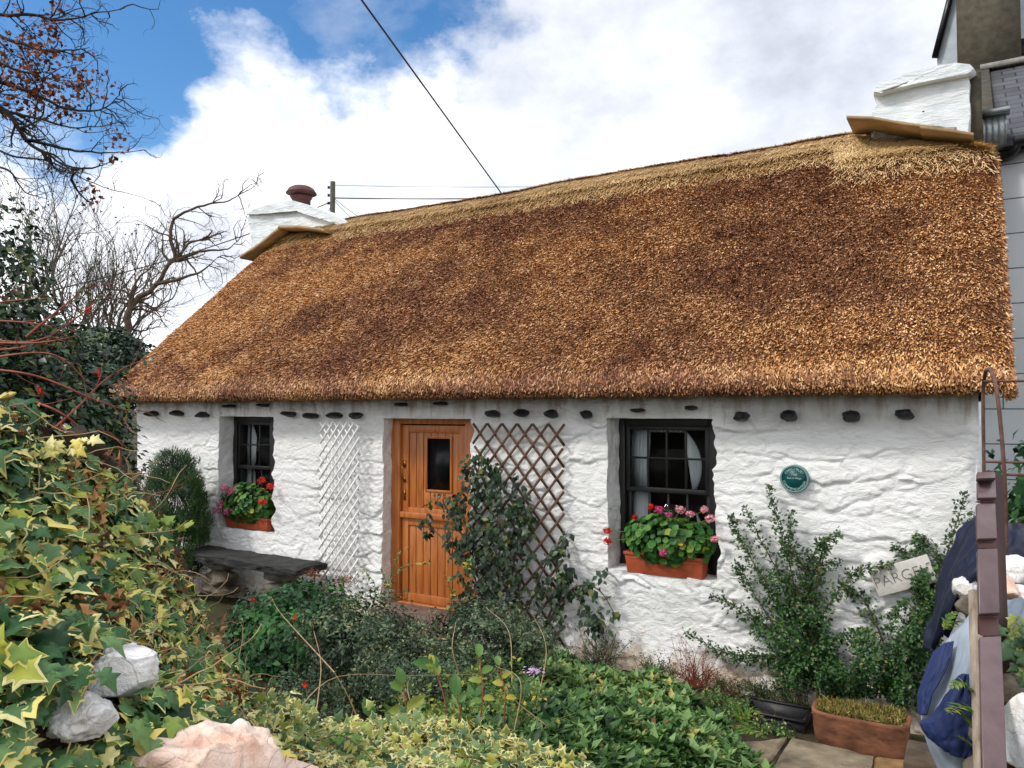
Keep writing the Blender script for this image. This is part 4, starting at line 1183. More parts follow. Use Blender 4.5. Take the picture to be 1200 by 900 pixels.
c = D(345, 752, 5.4)
shrub('green_shrub', 'mounded bright green leafy shrub in front of the slate bench', c, (.55, .45, .40), 8000, tpl_leaf(.6, .07, .12), M['glossy'], (.035, .06), 51, gz=GH(c[0], c[1]), shell=.5, lump_=.18)
c = D(425, 765, 4.7)
shrub('hebe_bush', 'grey-green small-leaved bush below the door, dark at its heart', c, (.44, .40, .36), 15000, tpl_leaf(.5, .05, .1), M['greygreen'], (.018, .038), 53, gz=GH(c[0], c[1]) - .02, shell=.3, lump_=.4)
c = D(575, 745, 5.3)
shrub('hebe_bush', 'loose grey-green bush right of the doorstep, under the brown trellis', c, (.50, .36, .24), 12000, tpl_leaf(.5, .05, .1), M['greygreen'], (.018, .038), 57, gz=GH(c[0], c[1]) - .02, shell=.3, lump_=.45)
c = D(500, 800, 4.2)
shrub('hebe_bush', 'low dark grey-green bush in the middle of the garden', c, (.50, .36, .26), 16000, tpl_leaf(.5, .05, .1), M['greygreen'], (.013, .026), 59, gz=GH(c[0], c[1]) - .05, shell=.3, lump_=.4)
c = D(352, 835, 3.9)
shrub('hebe_bush', 'dark bush just behind the variegated ivy', c, (.28, .26, .2), 6000, tpl_leaf(.5, .05, .1), M['greygreen'], (.013, .026), 60, gz=GH(c[0], c[1]) - .05, shell=.3, lump_=.3)

# tall thin shoots
def shoots(name, label, cat, list_, mat, leafmat_, seed, tplx, size, nl, rad=.004, group=None):
    root = empty(name); tag(root, label, cat, group); mb = MB(); pos = []; dd = []; r = rs(seed)
    for pts in list_:
        P = spline([D(*p) for p in pts], 26); mb.tube(P, np.linspace(rad, rad * .4, 26), 5, cap=False)
        for _ in range(nl): i = r.randint(6, 26); pos.append(P[i]); dd.append(nrm(r.normal(size=3) + (0, 0, .3)))
    mb.build('stem', mat, root)
    if nl: pos = np.array(pos); leaves('foliage', pos, r.normal(0, .4, pos.shape) + (0, -.5, .7), r.uniform(size[0], size[1], len(pos)), tplx, leafmat_, root, dirs=np.array(dd), seed=seed)
    return root


shoots('rose_bush', 'sparse rose shoots reaching up past the left side of the door', 'shrub', [
    [(430, 730, 6.2), (452, 690, 6.1), (468, 650, 6.0), (482, 640, 5.9)], [(430, 730, 6.2), (440, 690, 6.2), (425, 665, 6.2)], [(452, 690, 6.1), (470, 668, 6.1), (485, 662, 6.1), (505, 660, 6.)],
    [(405, 745, 6.2), (400, 700, 6.3), (405, 672, 6.3)], [(430, 730, 6.2), (455, 700, 6.1), (448, 668, 6.1)], [(520, 730, 5.6), (530, 700, 5.6), (520, 670, 5.6)], [(560, 700, 5.5), (548, 670, 5.5), (552, 655, 5.5)]], M['redstem'], M['broad'], 61, tpl_leaf(.6, .05, .1), (.03, .05), 22)
# sedum heads by the bench
for i, (u, v) in enumerate(((368, 672), (402, 680), (378, 690))):
    sd = empty('sedum_head', D(u, v + 18, 7.)); sd['_org'] = tuple(sd.location)
    tag(sd, ['rust red sedum head beside the end of the slate bench', 'rust red sedum head against the foot of the white wall', 'smaller faded sedum head in the leaves below the bench'][i], 'flower', 'sedum heads near the bench')
    r = rs(70 + i); m = 160; cc = D(u, v, 7.); p = cc + r.normal(0, 1, (m, 3)) * (.05, .05, .02)
    leaves('petals', p, r.normal(0, .4, (m, 3)) + (0, 0, 1), r.uniform(.015, .03, m), tpl_petal(), M['rust'], sd, seed=i)
    mb = MB(); mb.tube(spline([cc, cc + (0, .01, -.12), (cc[0], cc[1], GH(cc[0], cc[1]))], 8), .005, 5); mb.build('stem', M['redstem'], sd)


# ------------------------------------------------------------------ ground cover: rosettes
def in_poly(x, y, poly):
    inside = np.zeros(x.shape, bool); n = len(poly)
    for i in range(n):
        x0, y0 = poly[i]; x1, y1 = poly[(i + 1) % n]
        c = ((y0 > y) != (y1 > y)) & (x < (x1 - x0) * (y - y0) / (y1 - y0 + 1e-12) + x0); inside ^= c
    return inside


POLY = [(-3.75, -.75), (-2.9, -.28), (-2.0, -.45), (-1.45, -.95), (-1.08, -1.45), (-.95, -2.1), (-.95, -3.3), (-2.1, -3.6), (-3.1, -2.4), (-3.7, -1.6)]
r = rs(8)
x = r.uniform(-4, -.8, 9000); y = r.uniform(-3.7, -.2, 9000); m = in_poly(x, y, POLY); m2 = fbm(np.stack([x * 6, y * 6, x * 0], -1), 62, 3) + rs(4).normal(0, .15, len(x)) > -.28
x, y = x[m], y[m]; x, y = x[m2[m]], y[m2[m]]
edge = np.array([min(math.hypot(a - (p[0] + (q[0] - p[0]) * t), b - (p[1] + (q[1] - p[1]) * t)) for p, q in zip(POLY, POLY[1:] + POLY[:1]) for t in (0, .25, .5, .75)) for a, b in zip(x, y)])
hc = .02 + .12 * sm(edge, 0, .4) + .09 * fbm(np.stack([x * 3, y * 3, x * 0], -1), 12, 3)
z = GH(x, y) + np.maximum(.02, hc) + .05 + r.normal(0, .014, len(x))
K = 9
an = r.uniform(0, 6.28, (len(x), K)); el = r.uniform(.25, 1.1, (len(x), K))
ctr = np.stack([x, y, z], -1)
d = np.stack([np.cos(an) * np.cos(el), np.sin(an) * np.cos(el), np.sin(el)], -1)
nn = np.stack([-np.cos(an) * np.sin(el), -np.sin(an) * np.sin(el), np.cos(el)], -1) + r.normal(0, .15, d.shape)
N = len(x); P = np.repeat(ctr[:, None], K, 1) + d * .006 + r.normal(0, .006, d.shape)
tnoise = np.repeat(.5 + .5 * fbm(np.stack([x * 2, y * 2, x * 0], -1), 15, 3)[:, None], K, 1).ravel()
rnd = np.clip((tnoise - .5) * 1.0 + .48 + r.normal(0, .18, N * K) + np.repeat(r.normal(0, .13, N), K), 0, 1)
gc = leaves('ground_cover', P.reshape(-1, 3), nn.reshape(-1, 3), r.uniform(.035, .068, N * K) * np.repeat(np.exp(r.normal(0, .28, N)), K), tpl_leaf(.52, .07, .14), M['cover'], None, dirs=d.reshape(-1, 3), seed=2, rnd=rnd)
tag(gc, 'low carpet of bright green leaf rosettes in the middle of the garden', 'ground cover', kind='stuff')

m = r.choice(len(x), 240); lt = leaves('leaf_litter', ctr[m] + (0, 0, .03) + r.normal(0, .03, (240, 3)), r.normal(0, .6, (240, 3)) + (0, 0, 1), r.uniform(.02, .05, 240), tpl_leaf(.5, .2, .3), M['dead'], None, seed=7)
tag(lt, 'scattered dead leaves lying on the green carpet', 'fallen leaves', kind='stuff')
# pinkish scabious flower, dry stalks
fl_ = empty('scabious', D(628, 800, 4.1)); fl_['_org'] = tuple(fl_.location); tag(fl_, 'single lilac flower standing above the green ground cover', 'flower')
cc = D(626, 786, 4.1); m = 60; p = cc + r.normal(0, 1, (m, 3)) * (.022, .022, .006)
leaves('flower_head', p, r.normal(0, .3, (m, 3)) + (0, -.3, 1), r.uniform(.012, .022, m), tpl_petal(), M['lilac'], fl_, seed=3)
mb = MB(); mb.tube([cc, cc + (0, 0, -.15), cc + (.01, 0, -.4)], .003, 5); mb.build('stem', M['greenstem'], fl_)

# purple-brown twiggy heather at the wall foot
def twiggy(name, label, base, n, L, seed, mat, lm=None, nl=8, ls=(.012, .02), cat='shrub', rad=.003, spread=.8):
    root = empty(name, base); root['_org'] = tuple(base); tag(root, label, cat); r = rs(seed); mb = MB(); pos = []
    for _ in range(n):
        d = nrm(np.array((r.normal(0, spread), r.normal(0, spread * .6), 1.))); l = L * r.uniform(.5, 1.1); q = [np.array(base) + r.normal(0, .05, 3) * (1, .6, 0)]
        for j in range(8): d = nrm(d + r.normal(0, .2, 3)); q.append(q[-1] + d * l / 8)
        q = np.array(q); mb.tube(q, np.linspace(rad, rad * .4, 9), 4, cap=False)
        for _ in range(nl): pos.append(q[r.randint(3, 9)] + r.normal(0, .012, 3))
    mb.build('stem', mat, root)
    if lm: pos = np.array(pos); leaves('foliage', pos, r.normal(0, 1, pos.shape) + (0, -.4, .5), r.uniform(ls[0], ls[1], len(pos)), tpl_leaf(.55), lm, root, seed=seed)


b_ = W(815, 800, -.25); twiggy('heather_tuft', 'reddish brown twiggy tuft at the foot of the white wall', (b_[0], b_[1], -.08), 60, .42, 81, M['redstem'], M['rust'], 6)
b_ = W(705, 760, -.25); twiggy('thyme_tuft', 'wispy grey-green tuft at the wall foot right of the brown trellis', (b_[0], b_[1], -.05), 70, .36, 82, M['midbark'], M['greygreen'], 14)
b_ = W(770, 790, -.25); twiggy('thyme_tuft', 'low green tuft between the heather and the brown trellis', (b_[0], b_[1], -.08), 60, .22, 83, M['midbark'], M['cotleaf'], 16)
b_ = W(890, 815, -.15); twiggy('thyme_tuft', 'sparse green weeds at the foot of the wall above the black plastic', (b_[0], b_[1], -.12), 60, .2, 84, M['midbark'], M['cotleaf'], 12)
b_ = W(930, 820, -.15); twiggy('thyme_tuft', 'sparse green weeds at the wall foot beside the clay trough', (b_[0], b_[1], -.14), 50, .2, 85, M['midbark'], M['cotleaf'], 12)
b_ = W(850, 812, -.18); twiggy('thyme_tuft', 'brownish weeds between the heather and the black plastic', (b_[0], b_[1], -.12), 50, .18, 86, M['redstem'], M['cotleaf'], 10)

for i_, (u_, v_, y_, n_w, L_w, lb_) in enumerate([(862, 842, -.55, 46, .16, 'low weeds on the bare soil between the carpet and the paving'), (842, 822, -.45, 50, .16, 'weeds on the soil behind the edge of the green carpet'), (905, 856, -.62, 30, .10, 'tiny weeds in front of the black plastic tray')]):
    b_ = W(u_, v_, y_); twiggy('weed_tuft', lb_, (b_[0], b_[1], float(GH(b_[0], b_[1]))), n_w, L_w, 180 + i_, M['greenstem'], M['cover'], 12, (.014, .03), 'weed', .002, 1.2)
for i_, (u_, v_, d__, lb_) in enumerate([(500, 850, 3.3, 'upright weed with narrow leaves between the seedlings'), (545, 835, 3.5, 'pale weed just right of the red-stemmed seedling'), (610, 830, 3.6, 'wiry weed at the left edge of the green carpet'), (575, 800, 3.9, 'wiry weed in front of the grey-green bush')]):
    b_ = D(u_, v_ + 20, d__); twiggy('weed_tuft', lb_, tuple(b_), 14, .30, 190 + i_, M['greenstem'], M['broad'], 9, (.018, .036), 'weed', .002, .55)

# ------------------------------------------------------------------ broad leaved seedlings
def seedling(label, base, tip, lv, seed, stemm='redstem'):
    """lv: list of (t along stem, direction xy, size, rnd)"""
    root = empty('seedling', base); root['_org'] = tuple(base); tag(root, label, 'plant', 'broad-leaved seedlings in the ivy')
    P = spline([base, (np.array(base) + tip) / 2 + (.02, 0, 0), tip], 20); mb = MB(); mb.tube(P, np.linspace(.0035, .002, 20), 6); mb.build('stem', M[stemm], root)
    pos, nn, dd, sz, rn = [], [], [], [], []
    for t, a, e, s, q in lv:
        p = P[int(t * 19)]; d = RT * math.cos(a) * math.cos(e) + np.array((0, 0, 1.)) * math.sin(e) - FW * math.sin(a) * math.cos(e) * .6
        pos.append(p); dd.append(d); nn.append(nrm(-FW * .8 + np.array((0, 0, .6)) + rs(seed).normal(0, .2, 3))); sz.append(s * 1.05); rn.append(q)
    V = [(0, 0, 0), (-.2, .16, .06), (-.27, .42, .14), (-.22, .7, .08), (0, 1, -.16), (.22, .7, .10), (.27, .42, .16), (.2, .16, .06), (0, .45, -.02), (0, .2, 0), (0, .75, -.07)]
    F3 = [(0, 9, 1), (0, 7, 9), (3, 10, 4), (10, 5, 4)]; F4 = [(1, 9, 8, 2), (9, 7, 6, 8), (2, 8, 10, 3), (8, 6, 5, 10)]
    leaves('foliage', np.array(pos), np.array(nn), np.array(sz), (np.array(V), [np.array(F3), np.array(F4)], np.zeros(11)), M['broad'], root, dirs=np.array(dd), seed=seed, rnd=np.array(rn), wvar=.1, smooth=True)


def base_at(u, v, dist): return D(u, v, dist)


seedling('seedling with four rounded green leaves in front of the dark bush', D(470, 870, 3.0), D(472, 800, 3.05), [(.95, 1.7, .9, .075, .3), (.9, 2.8, .5, .06, .5), (.6, .3, .6, .085, .75), (.62, 2.9, -.1, .07, .7), (.4, .8, .2, .06, .9), (.2, 2.0, -.6, .075, 1.)], 1)
seedling('leaning seedling with one large round leaf left of the others', D(455, 880, 3.0), D(438, 838, 3.0), [(.98, 2.4, .8, .085, .15), (.5, .4, .9, .06, .25)], 2)
seedling('tall red-stemmed seedling with small yellow-green top leaves', D(524, 855, 3.1), D(508, 780, 3.2), [(1., 2.1, .4, .085, .2), (.98, 1.2, 1.3, .06, .1), (.9, 2.6, .9, .06, .6), (1., 1.5, .9, .05, .9), (.95, 3., .2, .05, .8), (.85, 1., 1.2, .05, .7)], 3)
seedling('small seedling with an upright pointed leaf on the right', D(535, 850, 3.1), D(534, 815, 3.1), [(1., 1.6, 1.3, .085, .2), (.8, .6, .9, .05, .4)], 4)
seedling('thin seedling rising beside the ground cover', D(560, 860, 3.2), D(562, 770, 3.3), [(1., 1.6, 1.2, .07, .45), (.8, .6, .9, .06, .5), (.7, 2.4, .6, .06, .7), (.5, .8, .4, .05, .8), (.45, 2.8, .4, .05, .6)], 5)
seedling('bronze seedling at the edge of the ground cover', D(590, 850, 3.3), D(585, 780, 3.4), [(1., 1.9, 1.2, .05, .6), (.8, .6, .9, .05, .9), (.7, 2.4, .6, .05, .9), (.5, .8, .4, .05, 1.)], 6)

shoots('dry_stalk', 'thin yellow-green and brown dry stalks standing over the garden plants', 'stalks', [
    [(430, 870, 3.0), (410, 820, 3.0), (392, 788, 3.0)], [(392, 788, 3.0), (330, 720, 4.), (318, 700, 4.2)], [(430, 880, 2.9), (412, 850, 2.9), (414, 830, 2.9)], [(600, 870, 3.2), (610, 800, 3.3), (580, 780, 3.4)],
    [(538, 790, 3.5), (530, 760, 3.5), (534, 730, 3.6)], [(300, 900, 2.5), (330, 860, 2.6), (390, 795, 3.), (480, 792, 3.4), (560, 790, 3.6)], [(640, 850, 3.4), (605, 822, 3.4), (585, 795, 3.4)], [(370, 840, 3.1), (376, 780, 3.4), (368, 740, 3.6)],
    [(600, 800, 3.8), (596, 740, 4.), (570, 712, 4.2)], [(490, 850, 3.2), (478, 810, 3.3), (482, 790, 3.3)], [(628, 830, 3.6), (640, 760, 4.), (622, 715, 4.2)]], M['drystem'], None, 66, None, None, 0, .0028)


# ================================================================== the ivy bank
COLS = [(-110, 500, 1.35), (45, 552, 1.62), (125, 618, 1.85), (180, 700, 2.1), (235, 790, 2.3), (312, 872, 2.5), (500, 885, 2.9), (640, 915, 3.1), (760, 960, 3.2)]
MID = [(-110, 720, 1.12), (50, 745, 1.25), (135, 775, 1.42), (195, 835, 1.75), (262, 888, 2.0), (350, 925, 2.25), (515, 925, 2.65), (650, 950, 2.85), (770, 990, 3.0)]
LOW = [(-110, 1000, .92), (60, 1000, 1.02), (180, 1000, 1.15), (260, 1000, 1.4), (320, 1010, 1.65), (390, 1020, 1.9), (540, 1030, 2.2), (660, 1040, 2.4), (780, 1060, 2.6)]
ridge = np.array([D(*p) for p in COLS]); mid = np.array([D(*p) for p in MID]); low = np.array([D(*p) for p in LOW])
fh = nrm(FW * (1, 1, 0))
bk1 = ridge + fh * .22 - np.array((0, 0, .10)); bk2 = ridge + fh * .55
bk2[:, 2] = np.maximum(GH(bk2[:, 0], bk2[:, 1]) - .08, bk2[:, 2] - 1.6)
foot = low - fh * .35; foot[:, 2] = GH(foot[:, 0], foot[:, 1]) - .2
ctrl = np.array([foot, low, mid, ridge, bk1, bk2])
NU, NV = 150, 260
S = patch(ctrl, NU, NV)
du = np.gradient(S, axis=0); dv = np.gradient(S, axis=1); SN = nrm(np.cross(du, dv))
SN = SN * np.sign(np.mean(SN[40:95] @ nrm(np.array((0, 0, 1.)) - fh * .9)))
bump_ = .06 * fbm(S * 4., 7, 4)
S2 = S + SN * bump_[..., None]
bank = mesh('bank', (S2 - SN * .035).reshape(-1, 3), gridfaces(NU, NV), M['soil'], smooth=True)
tag(bank, kind='structure')


def scatter_on(Sg, Ng, n, seed, ulo=0., uhi=1., vlo=0., vhi=1.):
    r = rs(seed)
    a = np.linalg.norm(np.cross(np.gradient(Sg, axis=0), np.gradient(Sg, axis=1)), axis=-1)[:-1, :-1].copy()
    nu, nv = a.shape; U, V = np.meshgrid(np.arange(nu) / nu, np.arange(nv) / nv, indexing='ij')
    a[(U < ulo) | (U > uhi) | (V < vlo) | (V > vhi)] = 0
    idx = r.choice(nu * nv, n, p=(a / a.sum()).ravel()); i, j = idx // nv, idx % nv; f, g = r.rand(n), r.rand(n)
    bil = lambda G: G[i, j] * ((1 - f) * (1 - g))[:, None] + G[i + 1, j] * (f * (1 - g))[:, None] + G[i, j + 1] * ((1 - f) * g)[:, None] + G[i + 1, j + 1] * (f * g)[:, None]
    return bil(Sg), nrm(bil(Ng)), (i + f) / nu, (j + g) / nv


BOULD = [(D(146, 790, 1.24), (.056, .05, .048), 5, 'quartz', 'white quartz boulder poking out of the ivy, higher of the two', .4), (D(98, 842, 1.09), (.044, .045, .036), 9, 'quartz', 'grey-white quartz boulder half buried in ivy beneath the brighter one', .2),
         (D(248, 925, 1.17), (.140, .10, .092), 14, 'pinkquartz', 'large pink quartz boulder at the bottom of the bank', .5), (D(338, 925, 1.6), (.085, .08, .062), 17, 'pinkquartz', 'smaller pinkish stone just right of the large pink boulder', .1)]


def clear_of_boulders(P, k=1.0):
    m = np.ones(len(P), bool)
    for c, rd, *_ in BOULD:
        rel = P - c; a = rel @ RT; b = rel[:, 2]
        dd = (a / (rd[0] * k)) ** 2 + (b / (rd[2] * k)) ** 2
        m &= ~(dd + ((rel @ fh) / (rd[1] * 2.6)) ** 2 < 1)
    return m


ivy = empty('ivy'); tag(ivy, 'variegated ivy smothering the bank in the near left corner', 'ivy')
r = rs(12)
NI = 14000
P, Nn, uu, vv = scatter_on(S2, SN, NI, 13, .12, .78, 0, .60)
k = clear_of_boulders(P); P, Nn, uu, vv = P[k], Nn[k], uu[k], vv[k]; n = len(P)
P = P + Nn * (r.rand(n) ** 1.5 * .075 - .01)[:, None]
toc = nrm(np.array((0, 0, 1.)) * .9 - fh * .25)
Nl = nrm(Nn * .7 + toc * .7 + r.normal(0, .42, (n, 3)))
dr = r.normal(0, .55, (n, 3)) + np.array((0, 0, -.75)) - fh * .35
dist = np.linalg.norm(P - CAM, axis=1)
big = fbm(P * 5, 33, 2)
size = np.clip(r.lognormal(-3.5, .36, n), .014, .062) * (1 + .35 * big)
thr = np.where(r.rand(n) < .28, r.uniform(1.2, 1.6, n), r.uniform(.5, 1.12, n)); thr = np.where(r.rand(n) < .07 + .1 * (fbm(P * 6, 77, 2) > .25), -.2, thr)
leaves('foliage', P, Nl, size, tpl_ivy(), M['ivy'], ivy, dirs=dr, seed=14, thr=thr, rnd=np.clip(.46 + .55 * fbm(P * 7, 35, 2) + r.normal(0, .22, n), 0, 1), smooth=True)
P, Nn, uu, vv = scatter_on(S2, SN, 9000, 15, .12, .74, 0, .62)
k = clear_of_boulders(P) & (fbm(P * 8, 55, 2) + rs(3).normal(0, .15, len(P)) > .28); P, Nn = P[k], Nn[k]; n = len(P)
leaves('dead_leaves', P + Nn * r.uniform(.01, .085, n)[:, None], Nn * .6 + r.normal(0, .7, (n, 3)), r.uniform(.015, .034, n), tpl_leaf(.5, .25, .35), M['dead'], ivy, seed=16)
sp_, sd_ = [], []
for (a_, b_, k_) in ((D(30, 528, 1.5), D(104, 520, 1.56), 16), (D(150, 612, 1.75), D(214, 622, 1.8), 10), (D(205, 560, 1.8), D(222, 600, 1.85), 0)):
    for q_ in range(k_): f_ = q_ / max(1, k_ - 1); sp_.append(a_ * (1 - f_) + b_ * f_ + r.normal(0, .008, 3)); sd_.append(nrm(r.normal(0, .5, 3) + (0, 0, -.3)))
sp_ = np.array(sp_); leaves('yellow_leaves', sp_, -fh * .7 + r.normal(0, .35, sp_.shape) + (0, 0, .5), r.uniform(.022, .036, len(sp_)), tpl_ivy(), M['ivy'], ivy, dirs=np.array(sd_), seed=19, thr=np.where(np.arange(len(sp_)) < 16, -.3, 1.2), rnd=r.uniform(.5, .95, len(sp_)), smooth=True)
mb = MB()
Pq, Nq, _, _ = scatter_on(S2, SN, 190, 18, .2, .72, 0, .62)
for p, nv_ in zip(Pq, Nq):
    d = nrm(r.normal(size=3) - nv_ * .2); q = [p + nv_ * .02]
    for j in range(9): d = nrm(d + r.normal(0, .3, 3) - nv_ * .02); q.append(q[-1] + d * .022 + nv_ * .003)
    mb.tube(np.array(q), np.linspace(.0018, .0008, 10), 5, cap=False)
mb.build('vine_stems', M['drystem'], ivy)

ivy2 = empty('ivy'); tag(ivy2, 'pale cream-edged ivy creeping along the foot of the garden, bottom centre', 'ivy')
P, Nn, uu, vv = scatter_on(S2, SN, 6500, 23, .12, .80, .58, .93); n = len(P)
k = clear_of_boulders(P); P, Nn = P[k], Nn[k]; n = len(P)
P = P + Nn * (r.rand(n) ** 1.3 * .10 + .04 * fbm(P * 9, 3, 2))[:, None]
Nl = nrm(Nn * .6 + toc * .8 + r.normal(0, .5, (n, 3))); dr = r.normal(0, .7, (n, 3)) + np.array((0, 0, -.6)) - fh * .3
leaves('foliage', P, Nl, np.clip(r.lognormal(-3.3, .3, n), .018, .065), tpl_ivy(), M['ivycream'], ivy2, dirs=dr, seed=24, thr=np.where(r.rand(n) < .2, 1.4, r.uniform(.15, .95, n)), rnd=np.clip(.45 + .5 * fbm(P * 5, 45, 2) + r.normal(0, .2, n), 0, 1))
P, Nn, uu, vv = scatter_on(S2, SN, 260, 27, .40, .62, .55, .93); n = len(P)
leaves('leaf_sprays', P + Nn * (.06 + .07 * r.rand(n))[:, None] + r.normal(0, .02, (n, 3)), Nn * .4 - fh * .6 + r.normal(0, .5, (n, 3)), r.uniform(.025, .05, n), tpl_ivy(), M['ivycream'], ivy2, seed=28, thr=r.uniform(.3, 1.3, n))
P, Nn, uu, vv = scatter_on(S2, SN, 1100, 25, .12, .80, .6, .93); n = len(P)
leaves('dead_leaves', P + Nn * .03, Nn * .6 + r.normal(0, .7, (n, 3)), r.uniform(.02, .04, n), tpl_leaf(.6, .2, .3), M['dead'], ivy2, seed=26)

for c, rd, sd, mt, lb, rot in BOULD:
    o = lump(c, rd, sd, M[mt], 'boulder', None, 12, .46, cuts=10, rot=rot + YAW, smooth=True); tag(o, lb, 'boulder', 'quartz boulders on the ivy bank')


# ferns
def frond(mb_pos, P, L0, r, npairs=16):
    T = nrm(np.gradient(P, axis=0)); side = nrm(np.cross(T, (0, 0, 1.)))
    pos, dd, nn, sz = [], [], [], []
    for k in range(2, npairs):
        f = k / npairs; i = int(f * (len(P) - 1))
        for s in (-1, 1):
            pos.append(P[i]); d = nrm(side[i] * s + T[i] * .35 + (0, 0, -.1)); dd.append(d); nn.append(np.cross(side[i], T[i]) + r.normal(0, .12, 3)); sz.append(L0 * math.sin(math.pi * min(1, .25 + f * .75)) + .008)
    return pos, dd, nn, sz


def fern(label, fronds, seed, mat='fern'):
    b0 = D(*fronds[0][0][0]); root = empty('fern', b0); root['_org'] = tuple(b0); tag(root, label, 'fern'); r = rs(seed); A = [[], [], [], []]; mb = MB()
    for pts, L0 in fronds:
        P = spline([D(*p) for p in pts], 24); mb.tube(P, np.linspace(.003, .001, 24), 5, cap=False)
        for a, b in zip(A, frond(None, P, L0, r)): a += b
    mb.build('stem', M['greenstem'], root)
    leaves('fronds', np.array(A[0]), np.array(A[2]), np.array(A[3]), tpl_leaf(.3, .03, .05), M[mat], root, dirs=np.array(A[1]), seed=seed, wvar=.1)


fern('single green fern frond arching right above the pink boulder', [([(370, 868, 2.3), (400, 862, 2.3), (432, 885, 2.25), (450, 915, 2.2)], .05)], 5)
fern('fern with two dull fronds in the cream ivy', [([(545, 930, 2.5), (548, 905, 2.5), (560, 880, 2.5), (575, 872, 2.5)], .045), ([(520, 930, 2.5), (540, 900, 2.5), (550, 890, 2.5)], .04)], 6)
fern('ferns with yellowing tips hanging beside the weathered plank', [([(1142, 815, 2.1), (1128, 800, 2.1), (1112, 806, 2.1)], .03), ([(1145, 835, 2.1), (1128, 828, 2.1), (1110, 836, 2.05)], .035), ([(1145, 860, 2.1), (1132, 842, 2.1), (1120, 828, 2.1)], .03),
      ([(1145, 880, 2.1), (1132, 868, 2.1), (1122, 862, 2.1)], .03)], 7)
fern('small bright fern at the right-hand edge of the ground cover', [([(868, 850, 4.6), (880, 832, 4.6), (895, 842, 4.5)], .06), ([(868, 850, 4.6), (862, 826, 4.6), (850, 820, 4.6)], .06), ([(868, 850, 4.6), (878, 855, 4.5), (900, 866, 4.4)], .06)], 8)
fern('tiny fern in the gap between the navy cover and the wall', [([(1106, 738, 3.), (1112, 724, 3.), (1122, 716, 3.)], .03), ([(1106, 738, 3.), (1116, 730, 3.), (1126, 728, 3.)], .03)], 10)

# ================================================================== lower right corner
def paver(label, corners, z, th, mat, seed, group='paving stones beside the clay trough'):
    P = []
    for u, v in corners:
        d = ray(u, v); t = (z - CAM[2]) / d[2]; P.append(CAM + d * t)
    P = np.array(P); n = 26
    a = np.linspace(0, 1, n)[:, None, None]; b = np.linspace(0, 1, n)[None, :, None]
    G = (P[0] * (1 - a) + P[1] * a) * (1 - b) + (P[3] * (1 - a) + P[2] * a) * b
    ed = np.minimum(np.minimum(a, 1 - a), np.minimum(b, 1 - b))[..., 0]
    G[..., 2] += .02 * fbm(np.stack([G[..., 0] * 6, G[..., 1] * 6, G[..., 0] * 0 + seed], -1), seed, 4) - .015 * (1 - sm(ed, 0, .08))
    G[..., :2] += .012 * np.stack([fbm(G * 5 + k, seed + k, 3) for k in (1, 2)], -1)
    B = G.copy(); B[..., 2] -= th; mb = MB(); mb.add(G.reshape(-1, 3), gridfaces(n, n)); mb.add(B.reshape(-1, 3), gridfaces(n, n))
    for A_, B_ in ((G[0], B[0]), (G[-1], B[-1]), (G[:, 0], B[:, 0]), (G[:, -1], B[:, -1])): mb.add(np.stack([A_, B_], 1).reshape(-1, 3), gridfaces(n, 2))
    o = mb.build('paving_stone', mat, smooth=False); tag(o, label, 'paving stone', group)


paver('large pale paving stone in front of the clay trough', [(928, 862), (1024, 882), (1012, 935), (895, 915)], -.10, .12, M['paver'], 3)
paver('grey paving stone left of the pale one, next to the ground cover', [(872, 866), (922, 862), (890, 905), (845, 905)], -.14, .1, M['paver'], 5)
paver('brown paving stone at the foot of the clay trough', [(1026, 886), (1075, 888), (1082, 925), (1016, 925)], -.13, .1, M['paver2'], 7)

# clay trough
tA, tB = W(952, 862, -.62), W(1066, 884, -.62)
tl = empty('clay_trough', ((tA[0] + tB[0]) / 2, -.46, -.18)); tl['_org'] = tuple(tl.location); tag(tl, 'long weathered clay trough filled with moss at the foot of the wall', 'planter')
tz0, tz1 = -.14, W(1000, 842, -.62)[2]
x0, x1 = W(950, 840, -.60)[0], W(1064, 860, -.60)[0]
prof_ = [(0, 0), (.0, .0), (.19, 0), (.225, .05), (.235, .16), (.23, .20), (.205, .20), (.20, .15)]
mb = MB(); tz0 = -.19; hh = tz1 - tz0
def ovalring(k, s, z):
    an = np.linspace(0, 2 * math.pi, 41)[:-1]; cx_, cy_ = (x0 + x1) / 2, -.47
    px = np.sign(np.cos(an)) * np.abs(np.cos(an)) ** .35 * ((x1 - x0) / 2) * s; py = np.sign(np.sin(an)) * np.abs(np.sin(an)) ** .45 * .15 * s
    return np.stack([cx_ + px, cy_ + py, np.full(40, z)], -1)
rings = [ovalring(0, s, tz0 + hh * f) for s, f in ((.9, 0), (.96, .15), (1., .5), (1.01, .86), (1.03, .9), (1.03, 1.), (.93, 1.), (.9, .8))]
G = np.array(rings); G = np.concatenate([G, G[:, :1]], 1); G = G + .006 * np.stack([fbm(G * 6 + k, k, 3) for k in range(3)], -1)
mb.add(G.reshape(-1, 3), gridfaces(len(rings), 41)); mb.add(G[-1][:-1], np.arange(40)[None]); mb.build('trough', M['oldpot'], tl, smooth=True)
ms = empty('moss_plant', ((x0 + x1) / 2, -.46, tz1)); ms['_org'] = tuple(ms.location); tag(ms, 'yellow-green moss and dry grass growing in the clay trough', 'plant')
r = rs(4); n = 5000; px = r.uniform(x0 + .03, x1 - .03, n); py = r.uniform(-.60, -.34, n); pz = tz1 - .03 + .05 * r.rand(n) + .03 * fbm(np.stack([px * 9, py * 9, px * 0], -1), 3, 2)
mm = leafmat('moss_leaf', [(0, hexc(52, 62, 26)), (.5, hexc(108, 112, 44)), (.85, hexc(152, 132, 70)), (1, hexc(196, 160, 100))], .8, .1)
